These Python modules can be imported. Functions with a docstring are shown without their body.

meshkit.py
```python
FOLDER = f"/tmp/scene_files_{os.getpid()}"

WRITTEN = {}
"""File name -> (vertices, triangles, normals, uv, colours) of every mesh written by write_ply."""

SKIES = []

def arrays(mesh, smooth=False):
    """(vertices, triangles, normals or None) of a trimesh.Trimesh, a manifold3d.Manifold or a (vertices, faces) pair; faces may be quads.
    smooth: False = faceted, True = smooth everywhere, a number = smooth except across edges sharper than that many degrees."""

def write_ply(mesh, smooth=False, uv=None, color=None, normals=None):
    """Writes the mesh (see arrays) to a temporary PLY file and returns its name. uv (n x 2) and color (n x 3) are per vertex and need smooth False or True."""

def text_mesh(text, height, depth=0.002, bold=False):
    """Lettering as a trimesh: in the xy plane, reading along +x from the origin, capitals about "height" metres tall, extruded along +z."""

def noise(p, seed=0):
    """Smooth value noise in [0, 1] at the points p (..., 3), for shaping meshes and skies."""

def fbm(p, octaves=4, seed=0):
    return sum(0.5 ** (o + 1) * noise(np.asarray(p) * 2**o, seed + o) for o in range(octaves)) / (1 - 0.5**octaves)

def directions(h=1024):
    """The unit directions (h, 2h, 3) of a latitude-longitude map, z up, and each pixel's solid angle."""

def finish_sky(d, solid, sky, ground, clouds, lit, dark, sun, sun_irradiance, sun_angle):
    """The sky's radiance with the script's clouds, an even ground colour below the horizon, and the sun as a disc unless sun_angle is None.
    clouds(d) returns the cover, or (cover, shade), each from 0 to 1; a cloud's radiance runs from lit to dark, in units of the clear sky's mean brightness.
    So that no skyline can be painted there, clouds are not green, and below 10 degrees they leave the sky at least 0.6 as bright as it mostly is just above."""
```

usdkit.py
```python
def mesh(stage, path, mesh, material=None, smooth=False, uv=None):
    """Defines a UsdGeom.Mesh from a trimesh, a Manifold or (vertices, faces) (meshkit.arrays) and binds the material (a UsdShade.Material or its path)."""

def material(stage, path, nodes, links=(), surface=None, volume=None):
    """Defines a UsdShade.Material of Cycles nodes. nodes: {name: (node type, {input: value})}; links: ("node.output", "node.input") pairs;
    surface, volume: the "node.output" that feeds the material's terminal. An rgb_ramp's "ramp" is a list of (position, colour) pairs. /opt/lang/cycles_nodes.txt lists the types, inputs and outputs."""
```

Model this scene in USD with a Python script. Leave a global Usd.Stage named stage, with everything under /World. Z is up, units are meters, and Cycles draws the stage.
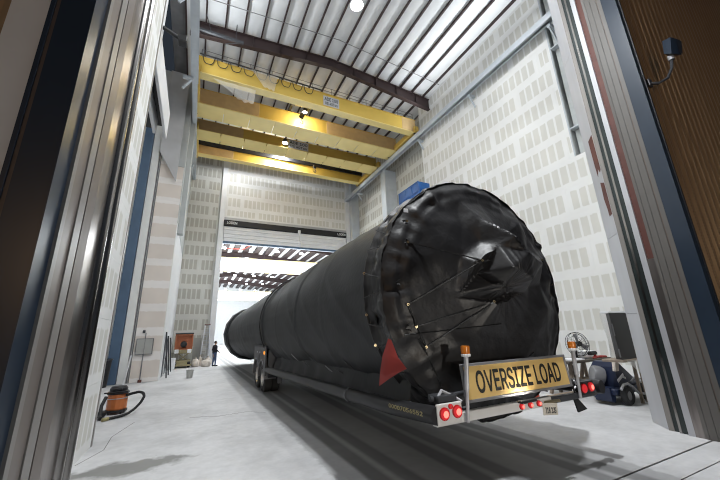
import math, random
import numpy as np, trimesh, usdkit, meshkit
from scipy.interpolate import LinearNDInterpolator
from scipy.spatial import ConvexHull
import shapely.geometry as sg
import manifold3d as m3
from pxr import Usd, UsdGeom, UsdLux, UsdShade, Gf, Sdf, Vt

random.seed(7)
RNG = np.random.default_rng(7)
stage = Usd.Stage.CreateInMemory()
UsdGeom.SetStageUpAxis(stage, UsdGeom.Tokens.z)
UsdGeom.SetStageMetersPerUnit(stage, 1.0)
WORLD = UsdGeom.Xform.Define(stage, '/World')
stage.SetDefaultPrim(WORLD.GetPrim())
UsdGeom.Scope.Define(stage, '/World/Looks')

# ------------------------------------------------------------------ camera
FPX, YAW, PITCH, ROLL = 326.5, 0.46474, 0.27629, -0.03549
EXPOSURE = 0.0
def camera_axes():
    f = np.array([math.sin(YAW)*math.cos(PITCH), math.cos(YAW)*math.cos(PITCH), math.sin(PITCH)])
    r = np.cross(f, [0, 0, 1]); r /= np.linalg.norm(r); u = np.cross(r, f)
    return r*math.cos(ROLL)+u*math.sin(ROLL), -r*math.sin(ROLL)+u*math.cos(ROLL), f
cam = UsdGeom.Camera.Define(stage, '/World/camera')
cr, cu, cf = camera_axes()
cam.AddTransformOp().Set(Gf.Matrix4d(*cr, 0, *cu, 0, *(-cf), 0, 0, 0, 2.0, 1))
cam.CreateHorizontalApertureAttr(36.0)
cam.CreateFocalLengthAttr(FPX*36.0/720)
cam.CreateClippingRangeAttr(Gf.Vec2f(0.05, 2000))
cam.CreateExposureAttr(EXPOSURE)

# ------------------------------------------------------------------ light
dome = UsdLux.DomeLight.Define(stage, '/World/night_sky')
dome.CreateIntensityAttr(0.012); dome.CreateColorAttr(Gf.Vec3f(0.6, 0.75, 1.0))
def disk_light(name, x, y, z, r, inten, col=(.95, .98, 1)):
    l = UsdLux.DiskLight.Define(stage, '/World/'+name)
    l.AddTranslateOp().Set(Gf.Vec3d(x, y, z)); l.CreateRadiusAttr(r)
    l.CreateIntensityAttr(inten); l.CreateColorAttr(Gf.Vec3f(*col))
def rect_light(name, x, y, z, w, h, inten, col=(1, 1, 1), rx=0):
    l = UsdLux.RectLight.Define(stage, '/World/'+name)
    l.AddTranslateOp().Set(Gf.Vec3d(x, y, z)); l.AddRotateXOp().Set(rx)
    l.CreateWidthAttr(w); l.CreateHeightAttr(h)
    l.CreateIntensityAttr(inten); l.CreateColorAttr(Gf.Vec3f(*col))
def sphere_light(name, x, y, z, r, inten, col):
    l = UsdLux.SphereLight.Define(stage, '/World/'+name)
    l.AddTranslateOp().Set(Gf.Vec3d(x, y, z)); l.CreateRadiusAttr(r)
    l.CreateIntensityAttr(inten); l.CreateColorAttr(Gf.Vec3f(*col))
# high bay lamps of the hall (x, y, hanging height of the lens, strength)
BAYS = [(9.4, 7.6, 17.2, 420), (5.75, 10.9, 17.5, 420), (5.6, 25.0, 17.4, 1300), (2.0, 9.0, 17.2, 420), (2.2, 26.2, 17.2, 1050)]
for i, (x, y, z, s) in enumerate(BAYS):
    disk_light('high_bay_light_%03d' % i, x, y, z-0.02, 0.26, s)
# lamps under the crane trolleys
# added unseen fill lights beside the crane runway beams, to brighten the roof
def aim(xf, p, d):
    """places a light at p, shining along d."""
    w = -np.asarray(d, float)/np.linalg.norm(d); u = np.array([0, 1.0, 0]) if abs(w[1]) < .8 else np.array([1.0, 0, 0]); u = u-w*np.dot(u, w); u /= np.linalg.norm(u); v = np.cross(w, u)
    xf.AddTransformOp().Set(Gf.Matrix4d(*u, 0, *v, 0, *w, 0, *map(float, p), 1))
for i, (x, dx) in enumerate(((12.9, -1.0), (-.8, 1.0))):
    l = UsdLux.RectLight.Define(stage, '/World/added_roof_fill_%03d' % i); aim(l, (x, 10.4, 16.0), (dx, 0, .85))
    l.CreateWidthAttr(11.5); l.CreateHeightAttr(.25); l.CreateIntensityAttr(34); l.CreateColorAttr(Gf.Vec3f(.92, .97, 1))
# main floodlight under the head of the door opening, facing down into the hall
l = UsdLux.DiskLight.Define(stage, '/World/door_head_light'); aim(l, (3.1, 2.42, 11.5), (.12, .3, -1))
l.CreateRadiusAttr(.17); l.CreateIntensityAttr(3600); l.CreateColorAttr(Gf.Vec3f(.95, .98, 1))
# added spot behind the camera, imitating flash on the tail of the trailer
l = UsdLux.SphereLight.Define(stage, '/World/added_tail_spot'); aim(l, (2.2, -7.0, 1.6), (1.9, 10.4, -.45))
l.CreateRadiusAttr(.10); l.CreateIntensityAttr(3600); l.CreateColorAttr(Gf.Vec3f(1, .95, .86))
sh = UsdLux.ShapingAPI.Apply(l.GetPrim()); sh.CreateShapingConeAngleAttr(12.0); sh.CreateShapingConeSoftnessAttr(.4)
# brightly lit neighbouring hall behind the back door
for i, y in enumerate((38, 55, 75, 100)):
    rect_light('far_hall_light_%03d' % i, 7.0, y, 15.2, 14, 7, 17, (.92, .97, 1))
    rect_light('added_far_roof_fill_%03d' % i, 9.0, y, 6.0, 14, 7, 15, (.92, .97, 1), 180)  # added upward fill without real lamps, brightens the far roof
# yard lamps outside, behind the camera: a sodium lamp and a weak work light
sphere_light('sodium_yard_light', -7.0, -24.0, 7.0, 0.18, 1300, (1, .62, .32))
sphere_light('yard_work_light', 2.4, -6.0, 4.2, 0.25, 2, (1, .93, .85))

# ------------------------------------------------------------------ materials
MAT = {}
def lerp(a, k): return tuple(max(0, min(1, c*k)) for c in a)
def pbr(name, col, rough=0.6, metal=0.0, var=0.12, scale=2.0, bump=0.0, bscale=20.0, spec=0.5, stretch=None, detail=4, rvar=0.0, coat=0.0):
    nodes = {'g': ('geometry', {}), 'n': ('noise_texture', {'scale': scale, 'detail': detail, 'roughness': 0.6}),
             'r': ('rgb_ramp', {'ramp': [(0.25, lerp(col, 1-var)), (0.75, lerp(col, 1+var))]}),
             'p': ('principled_bsdf', {'roughness': rough, 'metallic': metal, 'specular_ior_level': spec, 'coat_weight': coat})}
    links = [('n.fac', 'r.fac'), ('r.color', 'p.base_color')]
    if stretch:
        nodes['m'] = ('mapping', {'scale': stretch}); links += [('g.position', 'm.vector'), ('m.vector', 'n.vector')]
    else:
        links += [('g.position', 'n.vector')]
    if rvar:
        nodes['mr'] = ('map_range', {'from_min': .3, 'from_max': .7, 'to_min': rough-rvar, 'to_max': rough+rvar})
        links += [('n.fac', 'mr.value'), ('mr.result', 'p.roughness')]
    if bump:
        nodes['bn'] = ('noise_texture', {'scale': bscale, 'detail': 3}); nodes['b'] = ('bump', {'strength': bump, 'distance': 0.02})
        links += [('m.vector' if stretch else 'g.position', 'bn.vector'), ('bn.fac', 'b.height'), ('b.normal', 'p.normal')]
    MAT[name] = usdkit.material(stage, '/World/Looks/'+name, nodes, links, surface='p.BSDF')
    return MAT[name]
def emit(name, col, s):
    MAT[name] = usdkit.material(stage, '/World/Looks/'+name, {'e': ('emission', {'color': col, 'strength': s})}, [], surface='e.emission')
def sheet_mat(name, col, alpha, rough=.35):
    MAT[name] = usdkit.material(stage, '/World/Looks/'+name,
        {'t': ('transparent_bsdf', {}), 'p': ('principled_bsdf', {'base_color': col, 'roughness': rough}), 'tl': ('translucent_bsdf', {'color': col}),
         'a': ('mix_closure', {'fac': .4}), 'm': ('mix_closure', {'fac': alpha})},
        [('p.BSDF', 'a.closure1'), ('tl.BSDF', 'a.closure2'), ('t.BSDF', 'm.closure1'), ('a.closure', 'm.closure2')], surface='m.closure')

def drywall(name, mud, paper, um=(.19, .31)):
    MAT[name] = usdkit.material(stage, '/World/Looks/'+name,
        {'uv': ('texture_coordinate', {}), 's': ('separate_xyz', {}), 'g': ('geometry', {}),
         'n': ('noise_texture', {'scale': 5.0, 'detail': 3}), 'n2': ('noise_texture', {'scale': .7, 'detail': 4}),
         'o': ('math', {'math_type': 'multiply_add', 'value2': .22, 'value3': -.11}),
         'u': ('math', {'math_type': 'add'}), 'v': ('math', {'math_type': 'add'}),
         'ur': ('map_range', {'from_min': um[0], 'from_max': um[1], 'clamp': True}),
         'vr': ('map_range', {'from_min': .30, 'from_max': .38, 'clamp': True}),
         'mm': ('math', {'math_type': 'multiply'}),
         'pr': ('rgb_ramp', {'ramp': [(.3, lerp(paper, .93)), (.7, lerp(paper, 1.07))]}),
         'mr': ('rgb_ramp', {'ramp': [(.3, lerp(mud, .95)), (.7, lerp(mud, 1.04))]}),
         'mx': ('mix', {}), 'p': ('principled_bsdf', {'roughness': .85, 'specular_ior_level': .25})},
        [('uv.UV', 's.vector'), ('g.position', 'n.vector'), ('g.position', 'n2.vector'), ('n.fac', 'o.value1'),
         ('s.x', 'u.value1'), ('o.value', 'u.value2'), ('s.y', 'v.value1'), ('o.value', 'v.value2'),
         ('u.value', 'ur.value'), ('v.value', 'vr.value'), ('ur.result', 'mm.value1'), ('vr.result', 'mm.value2'),
         ('n2.fac', 'pr.fac'), ('n2.fac', 'mr.fac'),
         ('mr.color', 'mx.color1'), ('pr.color', 'mx.color2'), ('mm.value', 'mx.fac'), ('mx.color', 'p.base_color')], surface='p.BSDF')

drywall('drywall_white', (.78, .78, .77), (.63, .62, .58))
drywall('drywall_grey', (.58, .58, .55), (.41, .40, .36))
drywall('drywall_pink', (.84, .80, .77), (.72, .65, .59), (-.6, -.4))
pbr('mud_white', (.76, .76, .74), .85, var=.05)
pbr('wall_grey', (.46, .48, .48), .7, var=.12, scale=1.2)
pbr('sheet_grey', (.50, .50, .51), .75, var=.14, scale=.8)
pbr('white_paint', (.74, .75, .77), .5, var=.05)
pbr('roof_white', (.70, .71, .72), .6, var=.05, scale=1.5, bump=.15, bscale=6)
pbr('brown_steel', (.038, .022, .022), .55, var=.2, scale=1.5)
pbr('primer_red', (.10, .032, .024), .6, var=.25, scale=3)
pbr('galvanised', (.46, .465, .49), .42, metal=.25, var=.12, scale=2.2, stretch=(1, 1, .15), rvar=.06)
pbr('light_steel', (.50, .54, .58), .45, var=.1, scale=2)
pbr('dark_track', (.045, .055, .055), .3, metal=.5, var=.2)
pbr('chrome_track', (.36, .345, .33), .22, metal=1.0, var=.12, scale=3, stretch=(1, 1, .1))
pbr('brushed_steel', (.30, .27, .255), .28, metal=.9, var=.22, scale=8, stretch=(2, 2, .12))
pbr('trim_beige', (.17, .145, .13), .38, var=.06, scale=1)
pbr('trim_light', (.23, .215, .20), .38, var=.06, scale=1)
pbr('trim_grey', (.11, .103, .096), .42, var=.06, scale=1)
pbr('trim_groove', (.11, .085, .07), .5, var=.1)
pbr('blue_steel', (.016, .027, .045), .32, var=.12, scale=1.4)
pbr('blue_post', (.075, .125, .20), .45, var=.12, scale=1.4)
pbr('siding_tan', (.38, .245, .125), .33, var=.07, scale=1.2)
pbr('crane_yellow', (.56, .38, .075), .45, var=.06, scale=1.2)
pbr('crane_yellow_lit', (.80, .64, .25), .5, var=.05, scale=1.2)  # same crane paint, floor bounce on the undersides put into the colour
pbr('crane_wrap', (.52, .36, .17), .5, var=.1, scale=2.5, bump=.3, bscale=9)
pbr('black_paint', (.010, .010, .012), .5, var=.2)
pbr('black_rubber', (.012, .012, .013), .7, var=.2)
pbr('black_gloss', (.010, .010, .012), .36, var=.2)
pbr('tarp_fabric', (.0135, .0145, .016), .62, var=.2, scale=2.0, bump=.25, bscale=14, spec=.4)
pbr('tarp_plastic', (.013, .0125, .0135), .46, var=.25, scale=3.0, bump=.55, bscale=7, spec=.5)
pbr('cord_black', (.01, .01, .01), .5)
pbr('brass', (.40, .33, .2), .35, metal=1)
pbr('white_plastic', (.75, .76, .78), .4, var=.03)
pbr('red_fabric', (.26, .022, .016), .7, var=.12, scale=6)
pbr('reflective_white', (.68, .68, .67), .3, var=.06)
pbr('sign_yellow', (.62, .43, .16), .35, var=.05, scale=4)
pbr('sign_black', (.015, .015, .013), .5)
pbr('amber_plastic', (.55, .16, .015), .25, var=.1)
pbr('red_plastic', (.45, .01, .012), .2, var=.1)
emit('red_lamp', (1.0, .20, .15), 2.2)
emit('red_lamp_dim', (1.0, .05, .06), .62)
emit('amber_lamp', (1.0, .35, .05), 1.6)
emit('lamp_white', (1, .98, .95), 45.0)
emit('far_lamp', (.95, .98, 1), 14.0)
pbr('tyre_grey', (.03, .03, .03), .8, var=.2)
pbr('rim_steel', (.62, .60, .57), .28, metal=.9, var=.1)
pbr('dark_steel', (.055, .058, .065), .45, var=.2, metal=.3)
pbr('mid_steel', (.20, .20, .21), .5, var=.15, metal=.3)
pbr('letter_yellow', (.30, .26, .11), .5)
pbr('plate_white', (.66, .62, .54), .5, var=.12, scale=30)
pbr('machine_blue', (.014, .022, .055), .38, var=.15)
pbr('wood_grey', (.25, .20, .155), .75, var=.25, scale=6)
pbr('wood_dark', (.10, .085, .07), .75, var=.25, scale=6)
pbr('paper_white', (.82, .82, .84), .6, var=.03)
pbr('vacuum_orange', (.52, .155, .045), .4, var=.1, scale=5)
pbr('lift_orange', (.45, .14, .06), .5, var=.15, scale=5)
pbr('lift_khaki', (.30, .26, .14), .6, var=.2, scale=5)
pbr('crate_blue', (.012, .10, .34), .4, var=.25, scale=2.5)
pbr('bag_pale', (.62, .56, .50), .8, var=.15, scale=6)
pbr('ladder_grey', (.55, .57, .62), .4, metal=.5, var=.1)
pbr('door_grey', (.36, .36, .34), .6, var=.08)
pbr('jeans', (.06, .09, .17), .85, var=.15, scale=12)
pbr('jacket', (.012, .013, .02), .8, var=.15, scale=12)
pbr('skin', (.45, .25, .17), .55, var=.05)
pbr('hair', (.03, .02, .014), .7)
pbr('cone_red', (.50, .085, .05), .5, var=.1)
pbr('far_white', (.80, .82, .83), .7, var=.04)
pbr('far_yellow', (.85, .74, .38), .6, var=.04)
pbr('far_red', (.55, .07, .05), .5)
sheet_mat('clear_sheet', (.80, .79, .77), .42)
sheet_mat('clear_sheet_thin', (.85, .85, .86), .38)

# concrete floor: pale dusty slab, a dark damp patch, the load's shadow painted as a darker strip, tyre marks
def concrete():
    nd = {'g': ('geometry', {}), 's': ('separate_xyz', {}),
          'n1': ('noise_texture', {'scale': .5, 'detail': 6, 'roughness': .65}), 'n2': ('noise_texture', {'scale': 5, 'detail': 5, 'roughness': .7}),
          'ms': ('mapping', {'scale': (5.0, .12, 1)}), 'n3': ('noise_texture', {'scale': 1.0, 'detail': 4}),
          'r1': ('rgb_ramp', {'ramp': [(.28, (.40, .40, .41)), (.5, (.54, .54, .55)), (.75, (.63, .63, .64))]}),
          'r2': ('rgb_ramp', {'ramp': [(.3, (.86, .86, .86)), (.65, (1, 1, 1))]}),
          'm1': ('mix', {'mix_type': 'multiply', 'fac': 1.0}),
          # damp patch
          'sd': ('vector_math', {'math_type': 'subtract', 'vector2': (-.8, 7.25, 0)}),
          'sm': ('mapping', {'scale': (1.0, 2.3, 1)}), 'sl': ('vector_math', {'math_type': 'length'}),
          'sn': ('noise_texture', {'scale': 3.2, 'detail': 5}), 'sa': ('math', {'math_type': 'multiply_add', 'value2': 1.7, 'value3': -.85}),
          'ss': ('math', {'math_type': 'add'}), 'sr': ('map_range', {'from_min': 1.0, 'from_max': .6, 'to_min': 0, 'to_max': .85, 'clamp': True}),
          'm2': ('mix', {'color2': (.16, .16, .15)}),
          'p': ('principled_bsdf', {'roughness': .62, 'specular_ior_level': .35}),
          'b': ('bump', {'strength': .2, 'distance': .01})}
    ln = [('g.position', 'n1.vector'), ('g.position', 'n2.vector'), ('g.position', 's.vector'), ('n1.fac', 'r1.fac'), ('n2.fac', 'r2.fac'),
          ('r1.color', 'm1.color1'), ('r2.color', 'm1.color2'), ('g.position', 'sd.vector1'), ('sd.vector', 'sm.vector'), ('sm.vector', 'sl.vector1'),
          ('g.position', 'sn.vector'), ('sn.fac', 'sa.value1'), ('sl.value', 'ss.value1'), ('sa.value', 'ss.value2'), ('ss.value', 'sr.value'),
          ('m1.color', 'm2.color1'), ('sr.result', 'm2.fac'), ('n2.fac', 'b.height'), ('b.normal', 'p.normal')]
    last = 'm2.color'
    # load's shadow painted into the slab colour with a noisy edge, then tyre tracks
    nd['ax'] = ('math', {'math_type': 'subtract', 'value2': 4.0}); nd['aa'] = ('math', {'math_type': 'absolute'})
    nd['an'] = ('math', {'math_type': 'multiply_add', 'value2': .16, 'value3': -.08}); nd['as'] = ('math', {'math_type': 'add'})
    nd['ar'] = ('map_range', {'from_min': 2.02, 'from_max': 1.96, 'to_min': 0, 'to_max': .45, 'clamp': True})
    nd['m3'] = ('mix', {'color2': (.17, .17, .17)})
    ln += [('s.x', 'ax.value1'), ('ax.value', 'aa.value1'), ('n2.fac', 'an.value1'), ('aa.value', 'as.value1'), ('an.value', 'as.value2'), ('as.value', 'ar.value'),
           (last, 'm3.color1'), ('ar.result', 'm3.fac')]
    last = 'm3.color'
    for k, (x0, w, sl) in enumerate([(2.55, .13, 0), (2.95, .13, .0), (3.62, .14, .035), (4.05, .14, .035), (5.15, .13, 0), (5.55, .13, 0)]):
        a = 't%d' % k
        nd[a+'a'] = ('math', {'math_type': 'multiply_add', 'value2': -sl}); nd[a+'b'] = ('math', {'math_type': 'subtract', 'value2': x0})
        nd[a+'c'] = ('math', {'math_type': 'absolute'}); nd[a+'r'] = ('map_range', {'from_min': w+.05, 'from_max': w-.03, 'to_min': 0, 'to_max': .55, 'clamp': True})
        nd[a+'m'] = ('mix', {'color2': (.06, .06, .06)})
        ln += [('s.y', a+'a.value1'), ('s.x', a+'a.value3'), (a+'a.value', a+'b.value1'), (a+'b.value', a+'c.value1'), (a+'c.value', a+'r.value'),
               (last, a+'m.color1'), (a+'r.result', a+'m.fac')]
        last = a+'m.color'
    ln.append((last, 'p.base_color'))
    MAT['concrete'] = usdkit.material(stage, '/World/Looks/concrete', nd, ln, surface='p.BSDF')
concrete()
pbr('joint_dark', (.10, .095, .09), .9)

# ------------------------------------------------------------------ mesh helpers
def tm(v, f): return trimesh.Trimesh(np.asarray(v, float), np.asarray(f, int), process=False)
def cat(*ms):
    out = []
    for m in ms: out += m if isinstance(m, (list, tuple)) else [m]
    return trimesh.util.concatenate(out)
def hull(pts): 
    h = trimesh.convex.convex_hull(np.asarray(pts, float)); return tm(h.vertices, h.faces)
def box(x0, x1, y0, y1, z0, z1, b=0.0):
    if b <= 0:
        m = trimesh.creation.box((abs(x1-x0), abs(y1-y0), abs(z1-z0))); m.apply_translation(((x0+x1)/2, (y0+y1)/2, (z0+z1)/2)); return tm(m.vertices, m.faces)
    lo, hi = np.minimum([x0, y0, z0], [x1, y1, z1]), np.maximum([x0, y0, z0], [x1, y1, z1])
    b = min(b, (hi-lo).min()*.45); p = []
    for sx in (0, 1):
        for sy in (0, 1):
            for sz in (0, 1):
                c = [lo[0] if sx == 0 else hi[0], lo[1] if sy == 0 else hi[1], lo[2] if sz == 0 else hi[2]]
                d = [b if sx == 0 else -b, b if sy == 0 else -b, b if sz == 0 else -b]
                for k in range(3):
                    q = list(c)
                    for j in range(3):
                        if j != k: q[j] += d[j]
                    p.append(q)
    return hull(p)
def frame_of(d):
    d = np.asarray(d, float)/np.linalg.norm(d); a = np.array([0, 0, 1.0]) if abs(d[2]) < .9 else np.array([1.0, 0, 0])
    u = np.cross(d, a); u /= np.linalg.norm(u); return u, np.cross(d, u)
def cyl(p, q, r, r2=None, n=12):
    p, q = np.asarray(p, float), np.asarray(q, float); u, w = frame_of(q-p); r2 = r if r2 is None else r2
    t = np.linspace(0, 2*np.pi, n, endpoint=False); ring = np.cos(t)[:, None]*u+np.sin(t)[:, None]*w
    v = np.vstack([p+ring*r, q+ring*r2, [p], [q]]); f = []
    for i in range(n):
        j = (i+1) % n; f += [(i, j, n+j), (i, n+j, n+i), (2*n, j, i), (2*n+1, n+i, n+j)]
    m = tm(v, f); 
    if m.volume < 0: m.invert()
    return m
def bar(p, q, w, h, up=(0, 0, 1)):
    p, q = np.asarray(p, float), np.asarray(q, float); d = (q-p)/np.linalg.norm(q-p); s = np.cross(d, up); s /= np.linalg.norm(s); t = np.cross(s, d)
    return hull([e+s*a*w/2+t*b*h/2 for e in (p, q) for a in (-1, 1) for b in (-1, 1)])
def tube(path, r, n=8):
    P = np.asarray(path, float); N = len(P); T = np.gradient(P, axis=0); T /= np.linalg.norm(T, axis=1)[:, None]
    u, _ = frame_of(T[0]); R = np.full(N, r) if np.ndim(r) == 0 else np.asarray(r); v = []
    t = np.linspace(0, 2*np.pi, n, endpoint=False)
    for i in range(N):
        u = u-T[i]*np.dot(u, T[i]); u /= np.linalg.norm(u); w = np.cross(T[i], u)
        v.append(P[i]+R[i]*(np.cos(t)[:, None]*u+np.sin(t)[:, None]*w))
    v = np.vstack(v+[P[:1], P[-1:]]); f = []
    for i in range(N-1):
        for k in range(n):
            a, b = i*n+k, i*n+(k+1) % n; f += [(a, b, b+n), (a, b+n, a+n)]
    c0, c1 = N*n, N*n+1
    for k in range(n): f += [(c0, (k+1) % n, k), (c1, (N-1)*n+k, (N-1)*n+(k+1) % n)]
    return tm(v, f)
def lathe(prof, c=(0, 0, 0), axis=(0, 0, 1), n=24):
    """prof: list of (radius, height) from bottom to top along axis."""
    ax = np.asarray(axis, float)/np.linalg.norm(axis); u, w = frame_of(ax); c = np.asarray(c, float); t = np.linspace(0, 2*np.pi, n, endpoint=False)
    v = [c+ax*h+max(r, 1e-4)*(np.cos(t)[:, None]*u+np.sin(t)[:, None]*w) for r, h in prof]
    v = np.vstack(v); f = []
    for i in range(len(prof)-1):
        for k in range(n):
            a, b = i*n+k, i*n+(k+1) % n; f += [(a, b, b+n), (a, b+n, a+n)]
    m = tm(v, f)
    return m
def extrude(poly, O, U, V, depth):
    """2-D polygon (u, v) laid on plane O + uU + vV, extruded along U x V by depth."""
    m = trimesh.creation.extrude_polygon(sg.Polygon(poly) if not hasattr(poly, 'exterior') else poly, depth, engine='earcut')
    U, V, O = (np.asarray(x, float) for x in (U, V, O)); W = np.cross(U, V); W /= np.linalg.norm(W)
    return tm(m.vertices[:, :1]*U+m.vertices[:, 1:2]*V+m.vertices[:, 2:]*W+O, m.faces)
def text(s, O, U, V, height, depth=.004, width=None):
    m = meshkit.text_mesh(s, height, depth, bold=True); v = np.array(m.vertices)
    if width: v[:, 0] *= width/(v[:, 0].max()-v[:, 0].min())
    v[:, 0] -= v[:, 0].min()
    U, V, O = (np.asarray(x, float) for x in (U, V, O)); W = np.cross(U, V)
    return tm(v[:, :1]*U+v[:, 1:2]*V+v[:, 2:]*W+O, m.faces)
def grid(P):
    """(n, m, 3) points -> sheet."""
    n, m = P.shape[:2]; i = np.arange(n*m).reshape(n, m); a, b, c, d = i[:-1, :-1].ravel(), i[1:, :-1].ravel(), i[1:, 1:].ravel(), i[:-1, 1:].ravel()
    return tm(P.reshape(-1, 3), np.vstack([np.stack([a, b, c], 1), np.stack([a, c, d], 1)]))

# ------------------------------------------------------------------ scene helpers
USED = {}
def numbered(parent, name):
    k = USED.get((parent, name), 0); USED[(parent, name)] = k+1
    return name if k == 0 else '%s_%03d' % (name, k)
class Node:
    def __init__(s, path, loc): s.path, s.loc = path, np.asarray(loc, float)
def meta(prim, label=None, category=None, group=None, kind=None):
    for k, v in (('label', label), ('category', category), ('group', group), ('kind', kind)):
        if v: prim.SetCustomDataByKey(k, v)
def thing(name, label, category, loc=(0, 0, 0), group=None, kind=None):
    p = '/World/'+numbered('/World', name); x = UsdGeom.Xform.Define(stage, p); x.AddTranslateOp().Set(Gf.Vec3d(*map(float, loc)))
    meta(x.GetPrim(), label, category, group, kind); return Node(p, loc)
def part(name, mesh, mat, parent, smooth=False, uv=None, label=None, kind=None):
    p = parent.path+'/'+numbered(parent.path, name)
    if not isinstance(mesh, trimesh.Trimesh): mesh = tm(*meshkit.arrays(mesh)[:2])
    v = np.array(mesh.vertices)-parent.loc
    m = usdkit.mesh(stage, p, tm(v, mesh.faces), MAT[mat], smooth=smooth, uv=uv); meta(m.GetPrim(), label=label, kind=kind)
    return Node(p, parent.loc)
def single(name, mesh, mat, label, category, group=None, kind=None, smooth=False):
    p = '/World/'+numbered('/World', name); m = usdkit.mesh(stage, p, mesh, MAT[mat], smooth=smooth); meta(m.GetPrim(), label, category, group, kind)
    return Node(p, (0, 0, 0))
def copy_of(src, name, loc, label=None, category=None, group=None, rotz=0):
    p = '/World/'+numbered('/World', name); x = UsdGeom.Xform.Define(stage, p)
    x.GetPrim().GetReferences().AddInternalReference(src.path); x.GetPrim().SetInstanceable(True)
    x.ClearXformOpOrder(); x.AddTranslateOp(opSuffix='place').Set(Gf.Vec3d(*map(float, loc)))
    if rotz: x.AddRotateZOp(opSuffix='turn').Set(rotz)
    meta(x.GetPrim(), label, category, group); return Node(p, loc)
def setting(name, label, category, loc=(0, 0, 0)): return thing(name, label, category, loc, kind='structure')

# drywall boards: plates on a wall, bare paper in the field, white joint compound along the joints and screw lines
def board_mesh(O, U, V, w, h, t=.013):
    O, U, V = (np.asarray(x, float) for x in (O, U, V)); W = np.cross(U, V)
    nc = max(1, int(round(w/.407))); us = np.linspace(0, w, 2*nc+1); vs = [0, h/2, h]; e = min(.13, w/6)
    us = np.concatenate([[0], e+us*(w-2*e)/w, [w]]); mu = [0]+[0 if i % 2 == 0 else 1 for i in range(2*nc+1)]+[0]
    jit = 0.9+.2*RNG.random()
    mv = [0, min(1.0, h/2/.42)*jit, 0]
    v, f, uv = [], [], []
    for j, y in enumerate(vs):
        for i, x in enumerate(us):
            v.append(O+U*x+V*y+W*t); uv.append((mu[i], mv[j]))
    n = 2*nc+3
    for j in range(2):
        for i in range(n-1):
            a = j*n+i; f += [(a, a+1, a+n+1), (a, a+n+1, a+n)]
    k = len(v)
    for (x, y) in ((0, 0), (w, 0), (w, h), (0, h)):
        v += [O+U*x+V*y+W*t, O+U*x+V*y]; uv += [(0, 0), (0, 0)]
    for i in range(4):
        a, b = k+2*i, k+2*((i+1) % 4); f += [(a, a+1, b+1), (a, b+1, b)]
    return tm(v, f), uv
def board_wall(parent, O, U, V, W, H, mat, ph=0.0, clip=None, bw=3.66, bh=1.22, v0=0.0):
    """Covers the rectangle W x H at O with staggered boards; clip(u0, u1, v0, v1) -> rectangle or None."""
    r = 0; y = v0
    O, U, V = (np.asarray(x, float) for x in (O, U, V))
    while y < H-.05:
        x = -bw*((r*.5+ph+(.13 if r % 3 == 0 else 0)) % 1.0)
        while x < W-.05:
            a, b, c, d = max(x, 0), min(x+bw, W), max(y, 0), min(y+bh, H)
            if b-a > .12 and d-c > .12:
                q = clip(a, b, c, d) if clip else (a, b, c, d)
                if q:
                    a, b, c, d = q; m, uv = board_mesh(O+U*(a+.002)+V*(c+.002), U, V, b-a-.004, d-c-.004)
                    part('drywall_board', m, mat, parent, uv=uv)
            x += bw
        y += bh; r += 1

# ================================================================== SETTING
XL, XR, XW, YB, YN = -1.65, 13.9, 14.6, 30.0, 4.2
EAVE, RIDGE, XRIDGE = 18.45, 19.05, 6.25
def roof_z(x): return RIDGE-(RIDGE-EAVE)*abs(x-XRIDGE)/7.9

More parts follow.
